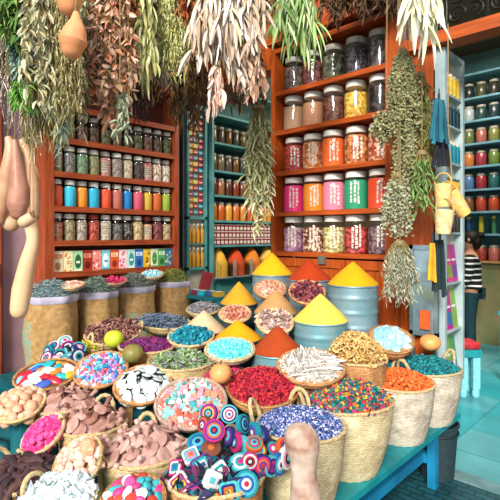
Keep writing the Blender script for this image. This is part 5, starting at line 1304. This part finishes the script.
# ------------------------------------------------------------------ person
def skin_body(name, nodes, edges, m, parent, sub=2):
    me = bpy.data.meshes.new(name); me.from_pydata([n[0] for n in nodes], edges, []); o = bpy.data.objects.new(name, me); col.objects.link(o)
    bpy.context.view_layer.objects.active = o
    sk = o.modifiers.new('skin', 'SKIN'); sk.use_smooth_shade = True
    for i, n in enumerate(nodes): me.skin_vertices[0].data[i].radius = n[1] if isinstance(n[1], tuple) else (n[1], n[1])
    me.skin_vertices[0].data[0].use_root = True
    ss = o.modifiers.new('sub', 'SUBSURF'); ss.levels = sub; ss.render_levels = sub
    me.materials.append(m); o.parent = parent; return o
p = P(471, 349, 6.4)
pt = empty('person', Matrix.Translation((p.x, p.y, 0)) @ Matrix.Rotation(AZ + math.radians(62), 4, 'Z') @ Matrix.Diagonal((1.1, 1.1, 1, 1)))
# local: +Y is where the person faces, X to their right... seen from the side/back
SK = mat('#b8886c', .6, var=.05); HAIR = mat('#17130f', .6, var=.2, scale=40, bump=.4); JEANS = mat('#123840', .8, c2='#0e2a32', scale=20); 
nd = [((0, 0, .88), (.15, .11)), ((0, -.005, 1.02), (.13, .10)), ((0, 0, 1.18), (.15, .11)), ((0, 0, 1.30), (.13, .095)), ((0, .01, 1.38), .052), ((0, .02, 1.45), .05), ((0, .025, 1.53), (.078, .092)), ((0, .02, 1.59), (.07, .085)),
      ((-.09, 0, .82), .085), ((-.095, .01, .48), .058), ((-.095, -.01, .10), .038), ((-.1, .11, .035), .032),
      ((.09, 0, .82), .085), ((.095, .06, .48), .058), ((.095, .04, .10), .038), ((.1, .16, .035), .032),
      ((-.17, 0, 1.30), .05), ((-.20, .01, 1.06), .04), ((-.19, .10, .86), .03), ((-.185, .13, .78), (.034, .018)),
      ((.17, 0, 1.30), .05), ((.20, .03, 1.06), .04), ((.18, .15, .90), .03), ((.175, .2, .83), (.034, .018))]
ed = [(0,1),(1,2),(2,3),(3,4),(4,5),(5,6),(6,7),(0,8),(8,9),(9,10),(10,11),(0,12),(12,13),(13,14),(14,15),(3,16),(16,17),(17,18),(18,19),(3,20),(20,21),(21,22),(22,23)]
skin_body('body', nd, ed, SK, pt)
# fingers
for sx, hx, hy, hz in ((-1, -.185, .13, .78), (1, .175, .2, .83)):
    fg = MB()
    for q in range(4):
        y = hy - .022 + q * .016; l = [.05, .06, .064, .055][q]
        fg.tube([(hx, y, hz - .01), (hx, y + .004, hz - .03 - l * .4), (hx - sx * .01, y + .006, hz - .03 - l)], [.009, .008, .006], 6)
    fg.tube([(hx, hy + .03, hz + .01), (hx - sx * .01, hy + .05, hz - .02), (hx - sx * .012, hy + .052, hz - .045)], [.01, .009, .006], 6)
    fg.build('fingers', SK, pt)
STR = None
ms, nt, b = _base('striped_knit', .9)
tc = nt.nodes.new('ShaderNodeTexCoord'); wv = nt.nodes.new('ShaderNodeTexWave'); wv.bands_direction = 'Z'; wv.inputs['Scale'].default_value = 4.2; wv.inputs['Phase Offset'].default_value = 1.0; wv.inputs['Distortion'].default_value = 0
rp = nt.nodes.new('ShaderNodeValToRGB'); rp.color_ramp.interpolation = 'CONSTANT'; rp.color_ramp.elements[0].color = lin('#16181c'); rp.color_ramp.elements[1].position = .8; rp.color_ramp.elements[1].color = lin('#e4e4de')
nt.links.new(tc.outputs['Object'], wv.inputs['Vector']); nt.links.new(wv.outputs['Fac'], rp.inputs[0]); nt.links.new(rp.outputs[0], b.inputs['Base Color'])
nd = [((0, -.005, 1.02), (.155, .125)), ((0, -.005, .90), (.165, .13)), ((0, 0, 1.18), (.168, .13)), ((0, 0, 1.30), (.15, .11)), ((0, .01, 1.365), (.075, .07)),
      ((-.18, 0, 1.29), .062), ((-.205, .01, 1.06), .052), ((-.195, .09, .90), .042), ((.18, 0, 1.29), .062), ((.205, .03, 1.06), .052), ((.185, .14, .92), .042)]
skin_body('sweater', nd, [(0,1),(0,2),(2,3),(3,4),(3,5),(5,6),(6,7),(3,8),(8,9),(9,10)], ms, pt)
nd = [((0, 0, .93), (.165, .13)), ((-.09, 0, .78), .10), ((-.095, .01, .48), .075), ((-.095, -.01, .12), .06), ((.09, 0, .78), .10), ((.095, .06, .48), .075), ((.095, .04, .12), .06)]
skin_body('trousers', nd, [(0,1),(1,2),(2,3),(0,4),(4,5),(5,6)], JEANS, pt)
for x, y in ((-.1, .0), (.1, .05)):
    m = MB(); m.ell((x, y + .05, .05), (.045, .12, .045), None, 14, 8); m.build('shoe', mat('#26282c', .6), pt)
    m = MB(); m.ell((x, y + .05, .018), (.048, .125, .017), None, 14, 6); o = m.build('shoe_sole', mat('#e8e8e4', .6), pt)
m = MB(); m.ell((0, -.005, 1.565), (.098, .11, .10), None, 18, 10, jit=.01)
m.ell((0, -.065, 1.50), (.085, .06, .10), None, 14, 8, jit=.02); m.ell((0, -.11, 1.60), (.045, .045, .045), None, 12, 8, jit=.02); m.build('hair', HAIR, pt)
for sx in (-1, 1):
    m = MB(); m.ell((sx * .034, .108, 1.545), (.013, .007, .008), None, 10, 6); m.build('eye', mat('#2a1d18', .3), pt)
    m = MB(); m.ell((sx * .088, .02, 1.535), (.01, .018, .03), None, 10, 6); m.build('ear', SK, pt)
m = MB(); m.ell((0, .122, 1.52), (.012, .018, .022), None, 10, 6); m.build('nose', SK, pt)
m = MB(); m.ell((0, .112, 1.485), (.024, .008, .007), None, 10, 6); m.build('mouth', mat('#8c4a44', .5), pt)
tag(pt, 'person with dark hair in a black and white striped sweater standing inside', 'person')

# teal cloth at far left on the stand
m = MB(); n = 14
vs = []; fs = []
for i in range(n + 1):
    for j in range(n + 1):
        x = i / n - .5; y = j / n - .5
        vs.append((x * .5, y * .6, .02 + .03 * noise.noise(Vector((x * 5, y * 5, 2))) + .01 * noise.noise(Vector((x * 15, y * 15, 5)))))
for i in range(n):
    for j in range(n): a = i * (n + 1) + j; fs.append((a, a + n + 1, a + n + 2, a + 1))
m.add(vs, fs); o = m.build('teal_cloth', mat('#1c7480', .9, c2='#125560', scale=8, bump=.4)); sd = o.modifiers.new('s', 'SOLIDIFY'); sd.thickness = .006
o.location = (1.25, -1.1, BT + .01); tag(o, 'crumpled dark teal cloth lying left of the coloured pebble bowl', 'cloth')

# ------------------------------------------------------------------ light
w = bpy.data.worlds.new('World'); scene.world = w; w.use_nodes = True
bg = w.node_tree.nodes['Background']; bg.inputs[0].default_value = (.88, .95, 1, 1); bg.inputs[1].default_value = .98
def sun(name, el, azd, s, ang, c=(1, .97, .92)):
    l = bpy.data.lights.new(name, 'SUN'); l.energy = s; l.angle = math.radians(ang); l.color = c
    o = bpy.data.objects.new(name, l); col.objects.link(o)
    a = math.radians(azd); d = Vector((math.cos(a) * math.cos(math.radians(el)), math.sin(a) * math.cos(math.radians(el)), math.sin(math.radians(el))))
    o.rotation_euler = d.to_track_quat('Z', 'Y').to_euler(); o.location = (6, -4, 5)
sun('sun', 30, -62, 4.2, 18)
l = bpy.data.lights.new('interior_fill', 'AREA'); l.energy = 95; l.size = 1.2; l.color = (1, .93, .82)  # unseen fill light, added to brighten the shop interior
o = bpy.data.objects.new('interior_fill', l); col.objects.link(o); o.location = (2.4, 4.0, 4.3)
l = bpy.data.lights.new('alcove_fill', 'POINT'); l.energy = 22; l.shadow_soft_size = .15; l.color = (1, .85, .65)  # unseen fill added to lift the inner alcove shelves
o = bpy.data.objects.new('alcove_fill', l); col.objects.link(o); o.location = (1.0, 2.7, 3.2)

cam = bpy.data.cameras.new('camera'); co = bpy.data.objects.new('camera', cam); col.objects.link(co)
co.location = CAM; co.rotation_euler = (PI / 2, 0, AZ); cam.sensor_width = 36; cam.lens = 36 * FPX / 500
cam.shift_y = -(250 - HZ) / 500; cam.clip_start = .05
scene.camera = co
vs_ = scene.view_settings; vs_.view_transform = 'Standard'; vs_.look = 'None'; vs_.gamma = 1; vs_.use_curve_mapping = False; vs_.exposure = .4
labs = {}
for o in bpy.data.objects:
    if o.parent is None and 'label' in o: labs.setdefault(o['label'], []).append(o)
for k, v in labs.items():
    if len(v) > 1 and len({x.get('group') for x in v}) != 1 or (len(v) > 1 and v[0].get('group') is None): print('DUP', k)
